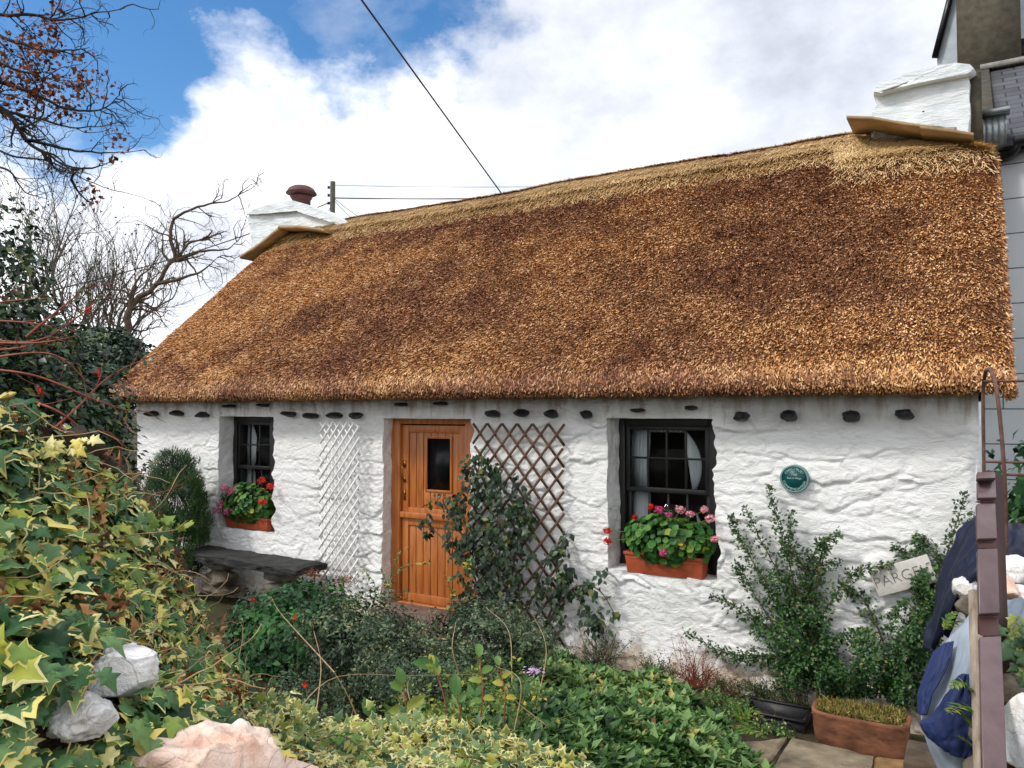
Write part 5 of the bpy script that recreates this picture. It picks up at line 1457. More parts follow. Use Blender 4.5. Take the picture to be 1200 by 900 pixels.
leaves('moss', np.stack([px, py, pz], -1), r.normal(0, .6, (n, 3)) + (0, -.5, .2), r.uniform(.015, .04, n), tpl_needle(.2), mm, ms, dirs=r.normal(0, .5, (n, 3)) + (0, 0, 1), seed=9)
n = 60; px = r.uniform(x0 + .05, x1 - .05, n); leaves('dry_grass', np.stack([px, r.uniform(-.60, -.44, n), np.full(n, tz1)], -1), r.normal(0, .6, (n, 3)) + (0, -1, .2), r.uniform(.06, .13, n), tpl_needle(.05), M['dead'], ms, dirs=r.normal(0, .9, (n, 3)) + (0, -.3, .8), seed=10)

# black plastic tray
tr = MB(); ta = W(872, 842, -.42); x0b = ta[0]; x1b = W(946, 850, -.42)[0]
tr.box((x0b, -.52, -.24), (x1b, -.50, -.09)); tr.box((x0b, -.28, -.24), (x1b, -.26, -.09)); tr.box((x0b, -.5, -.24), (x0b + .02, -.28, -.09)); tr.box((x1b - .02, -.5, -.24), (x1b, -.28, -.09)); tr.box((x0b, -.5, -.24), (x1b, -.28, -.22))
tr.box((x0b - .01, -.54, -.089), (x1b + .01, -.515, -.075)); tr.box((x0b - .01, -.265, -.089), (x1b + .01, -.24, -.075))
for i in range(3):
    cxx = x0b + (x1b - x0b) * (.25 + .25 * i); tr.lathe([(.045, -.01), (.055, -.01), (.055, .02), (.045, .02), (.045, -.01)], (cxx, -.52, -.16), 18, (0, 1, 0))
o = tr.build('plant_tray', M['plastic']); tag(o, 'empty black plastic plant tray tucked against the foot of the wall', 'tray')

# right-hand dry stone wall
gw = empty('dry_stone_wall', (.4, -3.2, 0)); tag(gw, 'low dry stone wall at the right edge under the cloths and pale stones', 'wall')
r = rs(91); k = 0
mb = MB(); mb.box((.10, -3.6, -.2), (.9, -2.35, 1.15)); mb.build('wall_core', M['soil'], gw)
for yy in np.arange(-3.5, -2.2, .21):
    for zz in np.arange(-.02, 1.3, .125):
        lump((.06 + r.uniform(-.02, .03), yy + r.uniform(-.04, .04) + (.1 if int(zz * 8) % 2 else 0), zz), (.10, .125, .07), 400 + k, M['stone'], 'wall_stone', gw, 2, .25, cuts=4); k += 1
        if k > 85: break
for i, (p, rd, mt, lb) in enumerate([((1130, 690, 3.0), (.05, .05, .045), 'quartz', 'small white quartz stone on the wall end left of the brown rail'), ((1188, 668, 2.7), (.08, .07, .05), 'quartz', 'white stone on the wall top behind the iron arch, upper one'),
                                 ((1176, 690, 2.6), (.055, .05, .045), 'pinkquartz', 'tan stone on the wall top just right of the brown rail'), ((1200, 700, 2.6), (.06, .05, .045), 'quartz', 'pale stone at the right edge of the wall top'),
                                 ((1205, 858, 1.9), (.065, .08, .10), 'quartz', 'white and tan boulder low at the right edge beside the brown rail'), ((1142, 686, 3.1), (.05, .05, .06), 'stone', 'grey-brown stone wedged between the navy cover and the rail'),
                                 ((1150, 712, 2.9), (.08, .07, .05), 'stone', 'flat grey stone under the small white quartz stone')]):
    o = lump(D(*p), rd, 520 + i, M[mt], 'boulder', None, 6, .3, cuts=6); tag(o, lb, 'stone', 'loose stones on the right-hand wall')


def cloth(name, label, ctrl, mat, nu, nv, fold, seed, cat, parent=None, fdir=(0, 0, 0), freq=9):
    C = np.array([[D(*p) for p in row] for row in ctrl]); G = patch(C, nu, nv)
    nn = nrm(np.cross(np.gradient(G, axis=0), np.gradient(G, axis=1)))
    a = np.linspace(0, 1, nu)[:, None]; b = np.linspace(0, 1, nv)[None]
    w_ = fbm(np.stack([a * 3 + 0 * b, b * 3 + 0 * a, 0 * a + 0 * b], -1), seed, 3)
    f = fold * (np.sin(b * freq + w_ * 5 + a * 2.5) * (.4 + .6 * a) + .5 * np.sin(b * freq * 2.3 + w_ * 7)) + fold * .6 * fbm(np.stack([a * 7 + 0 * b, b * 12 + 0 * a, 0 * a + 0 * b], -1), seed + 1, 3)
    f = f + fold * 1.6 * (.5 - np.abs(fbm(np.stack([a * 3 + b * 2, b * 7 - a * 3, 0 * a + 0 * b], -1), seed + 5, 3))) * (1 - np.abs(fbm(np.stack([a * 5 + 0 * b, b * 9 + 0 * a, 0 * a + 0 * b + 3], -1), seed + 7, 2)))
    G = G + nn * f[..., None]
    o = mesh(name, G.reshape(-1, 3), gridfaces(nu, nv), mat, parent, smooth=True)
    sdm = o.modifiers.new('solid', 'SOLIDIFY'); sdm.thickness = .004
    if label: tag(o, label, cat)
    return o


cloth('cloth_cover', 'dark navy waterproof cover draped over the wall end behind the brown rail', [
    [(1146, 604, 3.5), (1160, 606, 3.3), (1185, 612, 3.2), (1225, 622, 3.1)],
    [(1126, 622, 3.45), (1150, 628, 3.15), (1185, 634, 3.0), (1225, 640, 2.95)],
    [(1106, 668, 3.35), (1130, 664, 3.1), (1160, 655, 2.95), (1225, 664, 2.9)],
    [(1094, 712, 3.3), (1108, 712, 3.1), (1124, 695, 3.0), (1140, 700, 3.05)],
    [(1083, 758, 3.3), (1094, 764, 3.15), (1104, 745, 3.1), (1112, 748, 3.15)]], M['navy'], 90, 60, .010, 3, 'cloth', freq=14)
jk = empty('jacket', D(1110, 880, 2.6)); tag(jk, 'blue-grey and royal blue jacket slung over the wall beside the brown rail', 'jacket')
cloth('jacket_back', None, [
    [(1215, 700, 2.35), (1195, 704, 2.4), (1160, 708, 2.45), (1138, 716, 2.5)],
    [(1212, 730, 2.3), (1180, 735, 2.32), (1140, 735, 2.4), (1112, 748, 2.5)],
    [(1212, 780, 2.3), (1180, 790, 2.3), (1135, 790, 2.34), (1096, 790, 2.45)],
    [(1212, 850, 2.3), (1180, 855, 2.3), (1125, 845, 2.32), (1080, 842, 2.42)],
    [(1212, 920, 2.3), (1180, 925, 2.3), (1140, 920, 2.32), (1108, 925, 2.4)]], M['greycloth'], 90, 60, .008, 8, None, jk)
cloth('jacket_panel', None, [
    [(1118, 752, 2.42), (1108, 754, 2.43), (1094, 764, 2.45)], [(1112, 778, 2.38), (1098, 782, 2.40), (1084, 790, 2.43)], [(1094, 812, 2.37), (1084, 812, 2.40), (1076, 814, 2.42)], [(1086, 838, 2.37), (1080, 838, 2.39), (1076, 836, 2.41)]], M['bluecloth'], 40, 30, .002, 9, None, jk, freq=4)
cloth('jacket_sleeve', None, [
    [(1135, 790, 2.28), (1128, 790, 2.29), (1120, 795, 2.32)], [(1138, 830, 2.26), (1112, 830, 2.28), (1096, 838, 2.34)], [(1138, 860, 2.25), (1105, 862, 2.28), (1080, 846, 2.35)], [(1138, 890, 2.26), (1112, 882, 2.28), (1086, 862, 2.34)]], M['bluecloth'], 60, 40, .0035, 11, None, jk, freq=5)
cb = MB(); q0 = D(1105, 890, 3.0); cb.box(q0 + (-.13, -.12, -.16), q0 + (.1, .12, .01)); o = bevel(cb.build('wooden_block', M['midbark']), .01); tag(o, 'reddish brown block on the ground under the hanging jacket', 'block')

# stepped brown rail
mbA = MB(); mbB = MB()
steps = [(553, 560, 2.42), (562, 583, 2.38), (590, 631, 2.28), (643, 719, 2.16), (746, 905, 1.98)]
wdt = .066
rail = empty('stepped_rail', D(1160, 900, 1.9)); tag(rail, 'tall brown painted rail of stepped overlapping boards at the right edge', 'rail')
x_ = nrm(RT + FW * .1); prev = None
for i, (v0, v1, dist) in enumerate(steps):
    off = 0. if i < 2 else -.004
    a = D(1145.5 + (v0 - 553) * .024, v0, dist + .04) + x_ * off; b = D(1145.5 + (v1 - 553) * .024, v1, dist - .06 - (.16 if i == 4 else 0)) + x_ * off
    w_ = .060
    def plate(a, b, w, th, mat, name):
        V = [a, a + x_ * w, b + x_ * w, b]; V = V + [q + th for q in V]; q_ = MB()
        q_.add(V, np.array([(0, 1, 2, 3), (7, 6, 5, 4), (0, 4, 5, 1), (1, 5, 6, 2), (2, 6, 7, 3), (3, 7, 4, 0)])); return bevel(q_.build(name, mat, rail), .0025)
    plate(a, b, w_, np.array((0, 0, -.012)) + fh * .01, M['mauve'], 'rail_board')
    if prev is not None: plate(prev + x_ * .005 - np.array((0, 0, .013)), a + x_ * .005 + np.array((0, 0, .001)), w_ - .010, fh * .02, M['railshade'], 'rail_riser')
    prev = b
# core post beneath the boards
a = D(1149, 556, 2.5); b = D(1158, 930, 2.04); mb = MB(); mb.bar(a + RT * .035, b + RT * .03, .05, .04, up=fh); mb.build('rail_core', M['railshade'], rail)
pk = MB(); a = D(1142, 692, 2.22); b = D(1150, 925, 1.98); pk.bar(a, b, .026, .024, up=fh); o = pk.build('weathered_plank', M['plank']); bevel(o, .003); tag(o, 'thin weathered grey plank standing against the left side of the brown rail', 'plank')

# rusty iron arch
ar = empty('iron_arch', D(1165, 700, 3.0)); tag(ar, 'rusty flat-iron garden arch rising above the brown rail', 'garden arch')
def arch(off, parent):
    P = spline([D(1153 , 700, 3.3), D(1153, 560, 3.3), D(1152, 470, 3.3), D(1154, 440, 3.25), D(1158, 433, 3.15), D(1163, 438, 3.05), D(1169, 465, 2.95), D(1176, 540, 2.9), D(1179, 620, 2.9), D(1179, 720, 2.9)], 80) + np.array(off)
    mb = MB(); mb.tube(P, .008, 6); return mb.build('arch_bar', M['rusty'], parent, smooth=True)
arch((0, 0, 0), ar); arch((.85, .1, 0), ar)
for (u, v, dist) in ((1153, 447, 3.22), (1153, 541, 3.3), (1176, 556, 2.9), (1178, 684, 2.9)):
    p = D(u, v, dist); mb = MB(); mb.tube([p, p + np.array((.85, .1, 0))], .006, 6); mb.build('cross_bar', M['rusty'], ar)

# shrubs at right beyond the wall
c = D(1192, 560, 5.6); shrub('laurel_bush', 'broad-leaved green bush in the gap between cottage and neighbouring house', (c[0] + .28, c[1], 1.05), (.50, .5, .82), 2600, tpl_leaf(.5, .08, .15), M['glossy'], (.07, .13), 101, gz=-.1, cat='bush')
c = D(1190, 770, 2.3); r = rs(6)
iv3 = empty('ivy', D(1190, 800, 2.3)); iv3['_org'] = tuple(iv3.location); tag(iv3, 'small clump of green and yellow ivy on the wall right of the brown rail', 'ivy')
P, g = blob_points(D(1200, 772, 2.2), (.075, .07, .12), 90, 7, .5, .3)
leaves('foliage', P, g * .4 - fh + (0, 0, .5) + r.normal(0, .3, P.shape), r.uniform(.04, .065, len(P)), tpl_ivy(), M['ivycream'], iv3, dirs=r.normal(0, .5, P.shape) + (0, 0, -.8), seed=8, thr=1.3)
mb = MB(); mb.tube(spline([D(1190, 800, 2.3), D(1194, 770, 2.25), D(1200, 740, 2.25)], 9), .003, 5); mb.build('stem', M['drystem'], iv3)
P, g = blob_points(D(1196, 708, 2.45), (.07, .05, .03), 30, 9, .4, .3)

# ================================================================== neighbouring house
nh = empty('neighbouring_house', (1., 3., 0)); tag(nh, 'pale blue-grey rendered house with slate roof behind the right-hand gable', 'house')
NY = 3.0
ez = W(1190, 168, NY)[2]
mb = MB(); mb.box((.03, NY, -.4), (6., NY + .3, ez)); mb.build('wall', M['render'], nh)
mb = MB()
rdy = 3.1; rz = D(1160, 80, 10.4)[2]
V = [(-.02, NY + .02, ez - .3), (-.02, NY + 2 * rdy, ez - .3), (-.02, NY + rdy, rz), (.03, NY + .31, -.4), (.03, NY + 2 * rdy, -.4)]
mb.add([(0.03, NY + .3, -.4), (.03, NY + 2 * rdy, -.4), (.03, NY + 2 * rdy, ez), (.03, NY + rdy, rz - .06), (.03, NY + .3, ez)], np.array([(0, 1, 2, 3, 4)])); mb.build('gable', M['plainrender'], nh)
# slate slope, local frame lies in the roof plane
a0 = np.array((.20, NY - .12, ez - .05)); top = np.array((.20, NY + rdy, rz)); sl = top - a0; Ls = np.linalg.norm(sl); ang = math.atan2(sl[2], sl[1])
mb = MB(); mb.box((0, 0, -.05), (6, Ls, 0)); o = mb.build('roof', M['slates'], nh); o.location = Vector(a0 - np.array((1., 3., 0))); o.rotation_euler = (ang, 0, 0)
for ch in list(nh.children): pass
mb = MB(); mb.bar(a0 + (-.16, 0, .005), top + (-.16, 0, .005), .32, .09, up=np.cross((1, 0, 0), sl)); mb.build('verge', M['cement'], nh)
mb = MB(); mb.bar(top + (-.1, 0, .03), top + (6, 0, .03), .22, .07); mb.build('ridge_tiles', simple('ridge_tile', hexc(110, 108, 104), hexc(150, 148, 142), 8, .8, .3), nh)
back = MB(); V = [(0, NY + rdy, rz), (6, NY + rdy, rz), (6, NY + 2 * rdy + .1, ez), (0, NY + 2 * rdy + .1, ez)]; back.add(V, np.array([(0, 1, 2, 3)])); back.build('rear_roof', M['slates'], nh)
# gutter and bracket
g0 = W(1186, 162, NY - .2)
mb = MB(); mb.tube([(g0[0] + .02, NY - .17, g0[2] - .02), (6, NY - .17, g0[2] - .02)], .06, 12); mb.build('gutter', M['gutter'], nh, smooth=True)
d0 = W(1190, 168, NY - .17); mb = MB(); mb.tube(spline([W(1194, 165, NY - .17), W(1190, 176, NY - .15), W(1180, 182, NY - .08), W(1168, 187, NY - .05), W(1160, 192, NY - .05)], 20), .035, 10); mb.build('downpipe', M['gutter'], nh, smooth=True)
a = W(1152, 137, NY - .05); b = W(1180, 172, NY - .05)
mb = MB(); xs = np.linspace(a[0], b[0], 30); zz = np.linspace(a[2], b[2], 12); X, Z = np.meshgrid(xs, zz, indexing='ij'); bulge = .10 * np.sin(np.linspace(0, math.pi, 12))[None] + .012 * np.abs(np.sin(X * 60))
mb.add(np.stack([X, NY - .02 - bulge, Z], -1).reshape(-1, 3), gridfaces(30, 12)); mb.box((a[0] - .02, NY - .16, a[2] - .01), (b[0] + .03, NY - .001, a[2] + .03)); mb.box((a[0] + .004, NY - .05, b[2]), (b[0] - .004, NY - .002, a[2] - .012)); mb.build('lead_corbel', M['lead'], nh, smooth=False)
# tall chimney stack with white flank behind
ya = NY + rdy + .25
a = W(1122, 84, ya); b = W(1194, -70, ya)
stk = empty('chimney_stack', parent=nh)
for ch in nh.children:
    pass
mb = MB(); mb.box((a[0], ya, a[2] - .6), (b[0], ya + .9, b[2])); mb.build('shaft', M['cement'], stk)
# taller house behind with its white gable
th = empty('taller_house', (2., 9., 0)); tag(th, 'taller pale house with slate roof rising behind the neighbouring chimney', 'house')
yb = ya + .95
p1 = W(1098, 62, yb); p2 = W(1098, 120, yb); p3 = W(1122, -30, yb); p4 = W(1240, -30, yb)
V = [(p1[0], yb, 0), (p1[0] + 6, yb, 0), (p1[0] + 6, yb, p3[2] + 1.), (W(1121, -30, yb)[0], yb, W(1121, -30, yb)[2]), (p1[0], yb, p1[2])]
VV = V + [(x, y + 5., z) for x, y, z in V]; n = 5
mb = MB(); mb.add(VV, np.array([(i, (i + 1) % n, n + (i + 1) % n, n + i) for i in range(n)])); mb.add(VV, np.array([list(range(n))[::-1], list(range(n, 2 * n))])); mb.build('wall', M['plainrender'], th)
mb = MB(); mb.bar((p1[0] - .03, yb - .04, p1[2] - .08), (W(1122, -30, yb)[0], yb - .04, W(1122, -30, yb)[2] + .05), .08, .07, up=(0, 1, 0)); mb.build('barge_board', M['gutter'], th)
s0 = W(1190, 82, yb - .3); s1 = W(1190, 30, yb - .3)
mb = MB(); mb.box((0, 0, -.04), (4, 3.6, 0)); o = mb.build('roof', M['slates'], th); o.location = Vector((s0[0] + .05 - 2., yb - .35 - 9., s0[2] - .1)); o.rotation_euler = (R(62), 0, 0)
# children were built in world space: give them their parent's origin back
for e in (nh, th):
    for ch in e.children:
        if ch.name.startswith('roof'): continue
        ch.location = Vector(ch.location) - Vector(e.location)
for e in (gw, rail, ar, jk):
    for ch in e.children: ch.location = Vector(ch.location) - Vector(e.location)

# ================================================================== trees
def tube_tree(branches, mat, name, parent, nmin=3):
    mb = MB()
    for P, r0, r1 in branches: mb.tube(P, np.linspace(r0, r1, len(P)), 7 if r0 > .03 else (5 if r0 > .01 else nmin), cap=False)
    return mb.build(name, mat, parent, smooth=True)


def grow(p, d, L, r0, lvl, rng, out, wig=.25, bias=(0, 0, .1), nchild=(4, 7), ratio=.62, ang=.75, tips=None, flat=None):
    k = max(5, int(L / .12) if L < 1.2 else 12); q = [np.array(p, float)]; d = nrm(d)
    for j in range(k):
        d = nrm(d + rng.normal(0, wig, 3) * .6 + np.array(bias) * .35); q.append(q[-1] + d * L / k)
    q = np.array(q); out.append((q, r0, r0 * .45))
    if lvl == 0:
        if tips is not None: tips.append(q[-1]); tips.append(q[k // 2])
        return
    m = rng.randint(nchild[0], nchild[1] + 1)
    for i in range(m):
        t = rng.uniform(.3, 1.) if i else 1.; j = min(int(t * k), k); base = q[j]; td = nrm(q[min(j + 1, k)] - q[max(j - 1, 0)])
        s = rng.normal(size=3); s = nrm(s - td * (s @ td)); nd = td * math.cos(ang * rng.uniform(.6, 1.2)) + s * math.sin(ang * rng.uniform(.6, 1.2))
        grow(base, nd, L * ratio * rng.uniform(.7, 1.15), r0 * (.62 if i else .7) * (1 - .35 * t), lvl - 1, rng, out, wig, bias, nchild, ratio, ang, tips)


def polyline_tree(mains, rng, out, tips, r0, subL, lvl, n, wig=.35, bias=(0, 0, 0), ang=.8, ratio=.6, nchild=(3, 5)):
    for pts, ra in mains:
        P = spline([D(*p) for p in pts], 44); P = P + ra * 1.1 * np.stack([fbm(P * (.35 / ra ** .8) + kk * 3, kk, 3) for kk in range(3)], -1)
        out.append((P, ra, ra * .12)); Ls = np.sum(np.linalg.norm(np.diff(P, axis=0), axis=1))
        for i in range(int(n * Ls)):
            j = rng.randint(3, 44); td = nrm(P[j] - P[j - 1]); s = rng.normal(size=3); s = nrm(s - td * (s @ td)); nd = td * .6 + s * .8
            grow(P[j], nd, subL * rng.uniform(.5, 1.1) * (1.15 - .35 * j / 44), ra * .30, lvl, rng, out, wig, bias, nchild, ratio, ang, tips)


# sycamore hanging in from the upper left
sy = empty('autumn_tree', D(-260, 560, 6.)); tag(sy, 'dark bare-branched tree with a few rust leaves overhanging from the upper left', 'tree')
rng = rs(17); out, tips = [], []
dT = 5.6
polyline_tree([([(-260, 60, dT), (-100, 90, dT), (0, 130, dT), (40, 172, dT), (88, 203, dT)], .034), ([(-100, 90, dT), (0, 95, dT), (60, 120, dT), (110, 130, dT), (140, 112, dT)], .02), ([(-200, 30, dT), (-60, 20, dT), (30, 18, dT), (80, 22, dT), (146, 10, dT)], .022),
               ([(-60, 20, dT), (20, 50, dT), (60, 60, dT), (105, 55, dT)], .018), ([(30, 165, dT), (80, 175, dT), (120, 180, dT), (172, 176, dT)], .014), ([(-60, 130, dT), (0, 178, dT), (60, 190, dT), (110, 215, dT), (182, 236, dT)], .011),
               ([(-80, 190, dT), (0, 196, dT), (30, 225, dT), (60, 235, dT)], .012), ([(-120, 60, dT), (-20, 70, dT), (30, 85, dT), (60, 82, dT)], .02), ([(0, 130, dT), (50, 140, dT), (90, 150, dT), (150, 142, dT)], .013)],
              rng, out, tips, .03, .36, 2, 13, .5, (0, 0, .05), .75, .55, (2, 4))
trunk = [(spline([D(-262, 700, dT), D(-258, 400, dT), D(-262, 200, dT), D(-250, 40, dT), D(-230, -160, dT)], 20), .16, .08)]
tube_tree(trunk, M['bark'], 'trunk', None).parent = sy; sy.children[-1].location = -Vector(sy.location)
o = tube_tree(out, M['bark'], 'branches', sy); o.location = -Vector(sy.location)
tips = np.array(tips); r = rs(3)
w = fbm(tips * 1.6, 3, 2) + .9 * (np.linalg.norm(tips - D(20, 60, dT), axis=1) < .35) * .5; tp = tips[w > .40]
tp = np.repeat(tp, 2, 0) + r.normal(0, .03, (len(tp) * 2, 3))
o = leaves('foliage', tp, r.normal(0, 1, tp.shape), r.uniform(.02, .05, len(tp)), tpl_leaf(.7, .1, .2), M['rust'], sy, seed=4); o.location = -Vector(sy.location)

# windswept hawthorn
hw = empty('windswept_tree', D(155, 470, 17.)); tag(hw, 'bare windswept tree leaning right over the left end of the thatch', 'tree')
rng = rs(23); out, tips = [], []; dH = 17.
polyline_tree([([(148, 470, dH), (150, 390, dH), (154, 355, dH), (180, 335, dH), (205, 305, dH), (225, 285, dH), (262, 270, dH)], .095), ([(154, 360, dH), (160, 330, dH), (185, 305, dH)], .05), ([(180, 335, dH), (215, 325, dH), (240, 315, dH), (255, 300, dH)], .045),
               ([(205, 305, dH), (200, 270, dH), (215, 250, dH), (245, 240, dH), (270, 235, dH), (300, 215, dH)], .045), ([(205, 305, dH), (235, 295, dH), (265, 292, dH), (278, 285, dH)], .04), ([(200, 310, dH), (190, 290, dH), (195, 262, dH)], .035),
               ([(215, 300, dH), (230, 320, dH), (236, 340, dH)], .03)], rng, out, tips, .05, .85, 3, 3.6, .55, (.15, 0, .0), .85, .6, (2, 4))
o = tube_tree(out[:1], M['midbark'], 'trunk', hw); o.location = -Vector(hw.location)
o = tube_tree(out[1:], M['midbark'], 'branches', hw); o.location = -Vector(hw.location)


def bare_tree(label, u, v, dist, H, seed, lean=(0, 0, 0), r0=.12, leafn=0):
    b = D(u, v, dist); b[2] = -.2; root = empty('bare_tree', b); tag(root, label, 'tree', 'pale bare trees beyond the cottage')
    rng = rs(seed); out, tips = [], []; q = np.array((0, 0, 0.)); 
    grow(np.zeros(3), np.array((0, 0, 1.)) + lean, H * .38, r0, 0, rng, out, .08)
    top = out[0][0][-1]
    for i in range(9):
        a = i * 2.4 + rng.rand(); d = np.array((math.cos(a) * .75, math.sin(a) * .75, rng.uniform(.7, 1.2)))
        grow(out[0][0][rng.randint(6, len(out[0][0]))] if i else top, d + np.array(lean), H * .30 * rng.uniform(.8, 1.15), r0 * .5, 3, rng, out, .22, (0, 0, .25), (4, 6), .64, .72, tips)
    tube_tree(out[:1], M['palebark'], 'trunk', root); tube_tree(out[1:], M['palebark'], 'branches', root)
    if leafn: tips = np.array(tips); r = rs(seed); k = r.choice(len(tips), leafn); leaves('foliage', tips[k] + r.normal(0, .05, (leafn, 3)), r.normal(0, 1, (leafn, 3)), r.uniform(.06, .12, leafn), tpl_leaf(.6), M['darkleaf'], root, seed=seed)
    return root


bare_tree('pale bare tree behind the dark fuchsia, leftmost of the two', 20, 480, 24., 11.5, 5, (.1, 0, 0), leafn=500)
bare_tree('pale bare tree between the dark bush and the windswept tree', 118, 480, 27., 10.8, 8, (0, 0, 0), leafn=700)

# hedge beyond the left end
for i, (u, v, dist, rad, lb) in enumerate([(118, 425, 15.5, (1.0, .9, .7), 'dark green bush below the windswept tree, beyond the cottage'), (60, 450, 13.5, (1.2, 1., .9), 'dark rounded bush beyond the fuchsia'), (10, 440, 14., (1.3, 1.2, 1.0), 'tall dark bush at the far left beyond the fuchsia'), (140, 440, 14.5, (.8, .8, .7), 'low dark bush hard against the far end of the cottage')]):
    c = D(u, v, dist); shrub('hedge_bush', lb, c, rad, 9000, tpl_leaf(.6), M['darkleaf'], (.07, .13), 130 + i, gz=-.1, shell=.6, group='dark bushes beyond the cottage', cat='bush')

# ------------------------------------------------------------------ fuchsia on the left
fu = empty('fuchsia_bush', D(40, 650, 3.9)); tag(fu, 'big dark green fuchsia with red arching stems at the left, hiding the cottage corner', 'bush')
fu['_org'] = tuple(fu.location)
Ps, gs = [], []
for (u, v, dist, rad, n, sd) in [(10, 480, 4.2, (.5, .5, .38), 5200, 1), (75, 485, 4.9, (.30, .4, .36), 3600, 2), (-5, 320, 4.6, (.30, .3, .46), 1500, 3), (35, 400, 4.7, (.28, .3, .24), 1300, 9), (105, 515, 5.2, (.22, .3, .26), 1800, 4), (45, 450, 5., (.36, .4, .26), 2200, 5), (112, 570, 6.3, (.25, .3, .4), 1900, 6), (-60, 440, 4., (.4, .5, .4), 2600, 7), (75, 580, 4.8, (.42, .4, .5), 4000, 8)]:
    P, g = blob_points(D(u, v, dist), rad, n, 150 + sd, .35, .4, 2.6); k = fbm(P * 5, 3 + sd, 2) > -.25; Ps.append(P[k]); gs.append(g[k])
P = np.concatenate(Ps); g = np.concatenate(gs); r = rs(44)
leaves('foliage', P, g * .5 + r.normal(0, .5, P.shape) + (0, -.1, .7), r.uniform(.035, .07, len(P)), tpl_leaf(.5, .06, .12), M['darkleaf'], fu, seed=44, dirs=g + r.normal(0, .5, P.shape) + (0, 0, -.5))
mb = MB()
ST = [[(-40, 395, 3.8), (40, 400, 3.8), (90, 372, 3.9), (120, 345, 4.)], [(-40, 400, 3.8), (40, 402, 3.7), (100, 392, 3.8)], [(-40, 430, 3.6), (40, 440, 3.6), (110, 468, 3.7), (150, 482, 3.8)], [(-40, 410, 3.8), (20, 408, 3.7), (75, 392, 3.8)],
      [(60, 505, 3.6), (90, 478, 3.8), (130, 440, 4.), (185, 414, 4.2)], [(-40, 375, 3.8), (30, 378, 3.8), (90, 388, 3.8)], [(40, 470, 3.7), (80, 490, 3.7), (140, 545, 4.), (175, 560, 4.2)], [(-20, 420, 3.7), (60, 415, 3.7), (105, 450, 3.8)], [(-40, 360, 3.8), (20, 352, 3.8), (60, 350, 3.8)],
      [(150, 596, 4.6), (185, 578, 4.8), (215, 572, 5.)], [(-40, 470, 3.5), (30, 480, 3.5), (70, 508, 3.6)], [(30, 395, 3.7), (60, 370, 3.8), (110, 330, 4.)]]
tipsF = []
for pts in ST:
    Pq = spline([D(*p) for p in pts], 24); mb.tube(Pq, np.linspace(.007, .0025, 24), 5, cap=False)
    for q in twigs_along(Pq, 4, .22, int(pts[0][1]), .1, .8): mb.tube(q, np.linspace(.0025, .001, len(q)), 4, cap=False)
    tipsF.append(Pq[-8:])
for k in range(10): a = D(20 + r.uniform(-60, 60), 640, 4.2); mb.tube(spline([a, a + r.normal(0, .15, 3) + (0, 0, .5), P[r.randint(len(P))]], 12), np.linspace(.015, .005, 12), 5, cap=False)
mb.build('stem', M['redstem'], fu)
tf = np.concatenate(tipsF); tf = np.repeat(tf, 2, 0) + r.normal(0, .012, (len(tf) * 2, 3)); tf = tf[tf[:, 0] > -99]
leaves('tip_leaves', tf, r.normal(0, .4, tf.shape) + (0, -.3, .8), r.uniform(.03, .06, len(tf)), tpl_leaf(.42, .06, .2), M['darkleaf'], fu, dirs=r.normal(0, .6, tf.shape) + (0, 0, -.8), seed=45)
for i, (u, v, dist) in enumerate([(103, 362, 3.9), (114, 436, 3.9), (47, 457, 3.7), (72, 500, 3.9)]):
    cc = D(u, v, dist); m = 26; p = cc + r.normal(0, .008, (m, 3)) * (1, 1, 1.6); leaves('flower', p, r.normal(0, 1, (m, 3)), .012, tpl_petal(), M['red'], fu, dirs=r.normal(0, .4, (m, 3)) + (0, 0, -1), seed=i)
# red rose hips in front garden
for i, (u, v, dist) in enumerate([(296, 704, 4.6), (346, 723, 4.3), (358, 803, 3.5)]):
    cc = D(u, v, dist); b2 = empty('red_flower', cc); b2['_org'] = tuple(cc); tag(b2, ['small red flower over the green shrub near the bench', 'small red flower between the green shrub and the grey-green bush', 'lowest small red flower in the dark leaves behind the ivy'][i], 'flower', 'small red flowers in the garden')
    m = 18; leaves('petals', cc + r.normal(0, .005, (m, 3)), r.normal(0, 1, (m, 3)), .014, tpl_petal(), M['red'], b2, seed=i); mb = MB(); mb.tube(spline([cc, cc + (.02, 0, -.1), cc + (0, .02, -.3)], 8), .002, 4); mb.build('stem', M['greenstem'], b2)

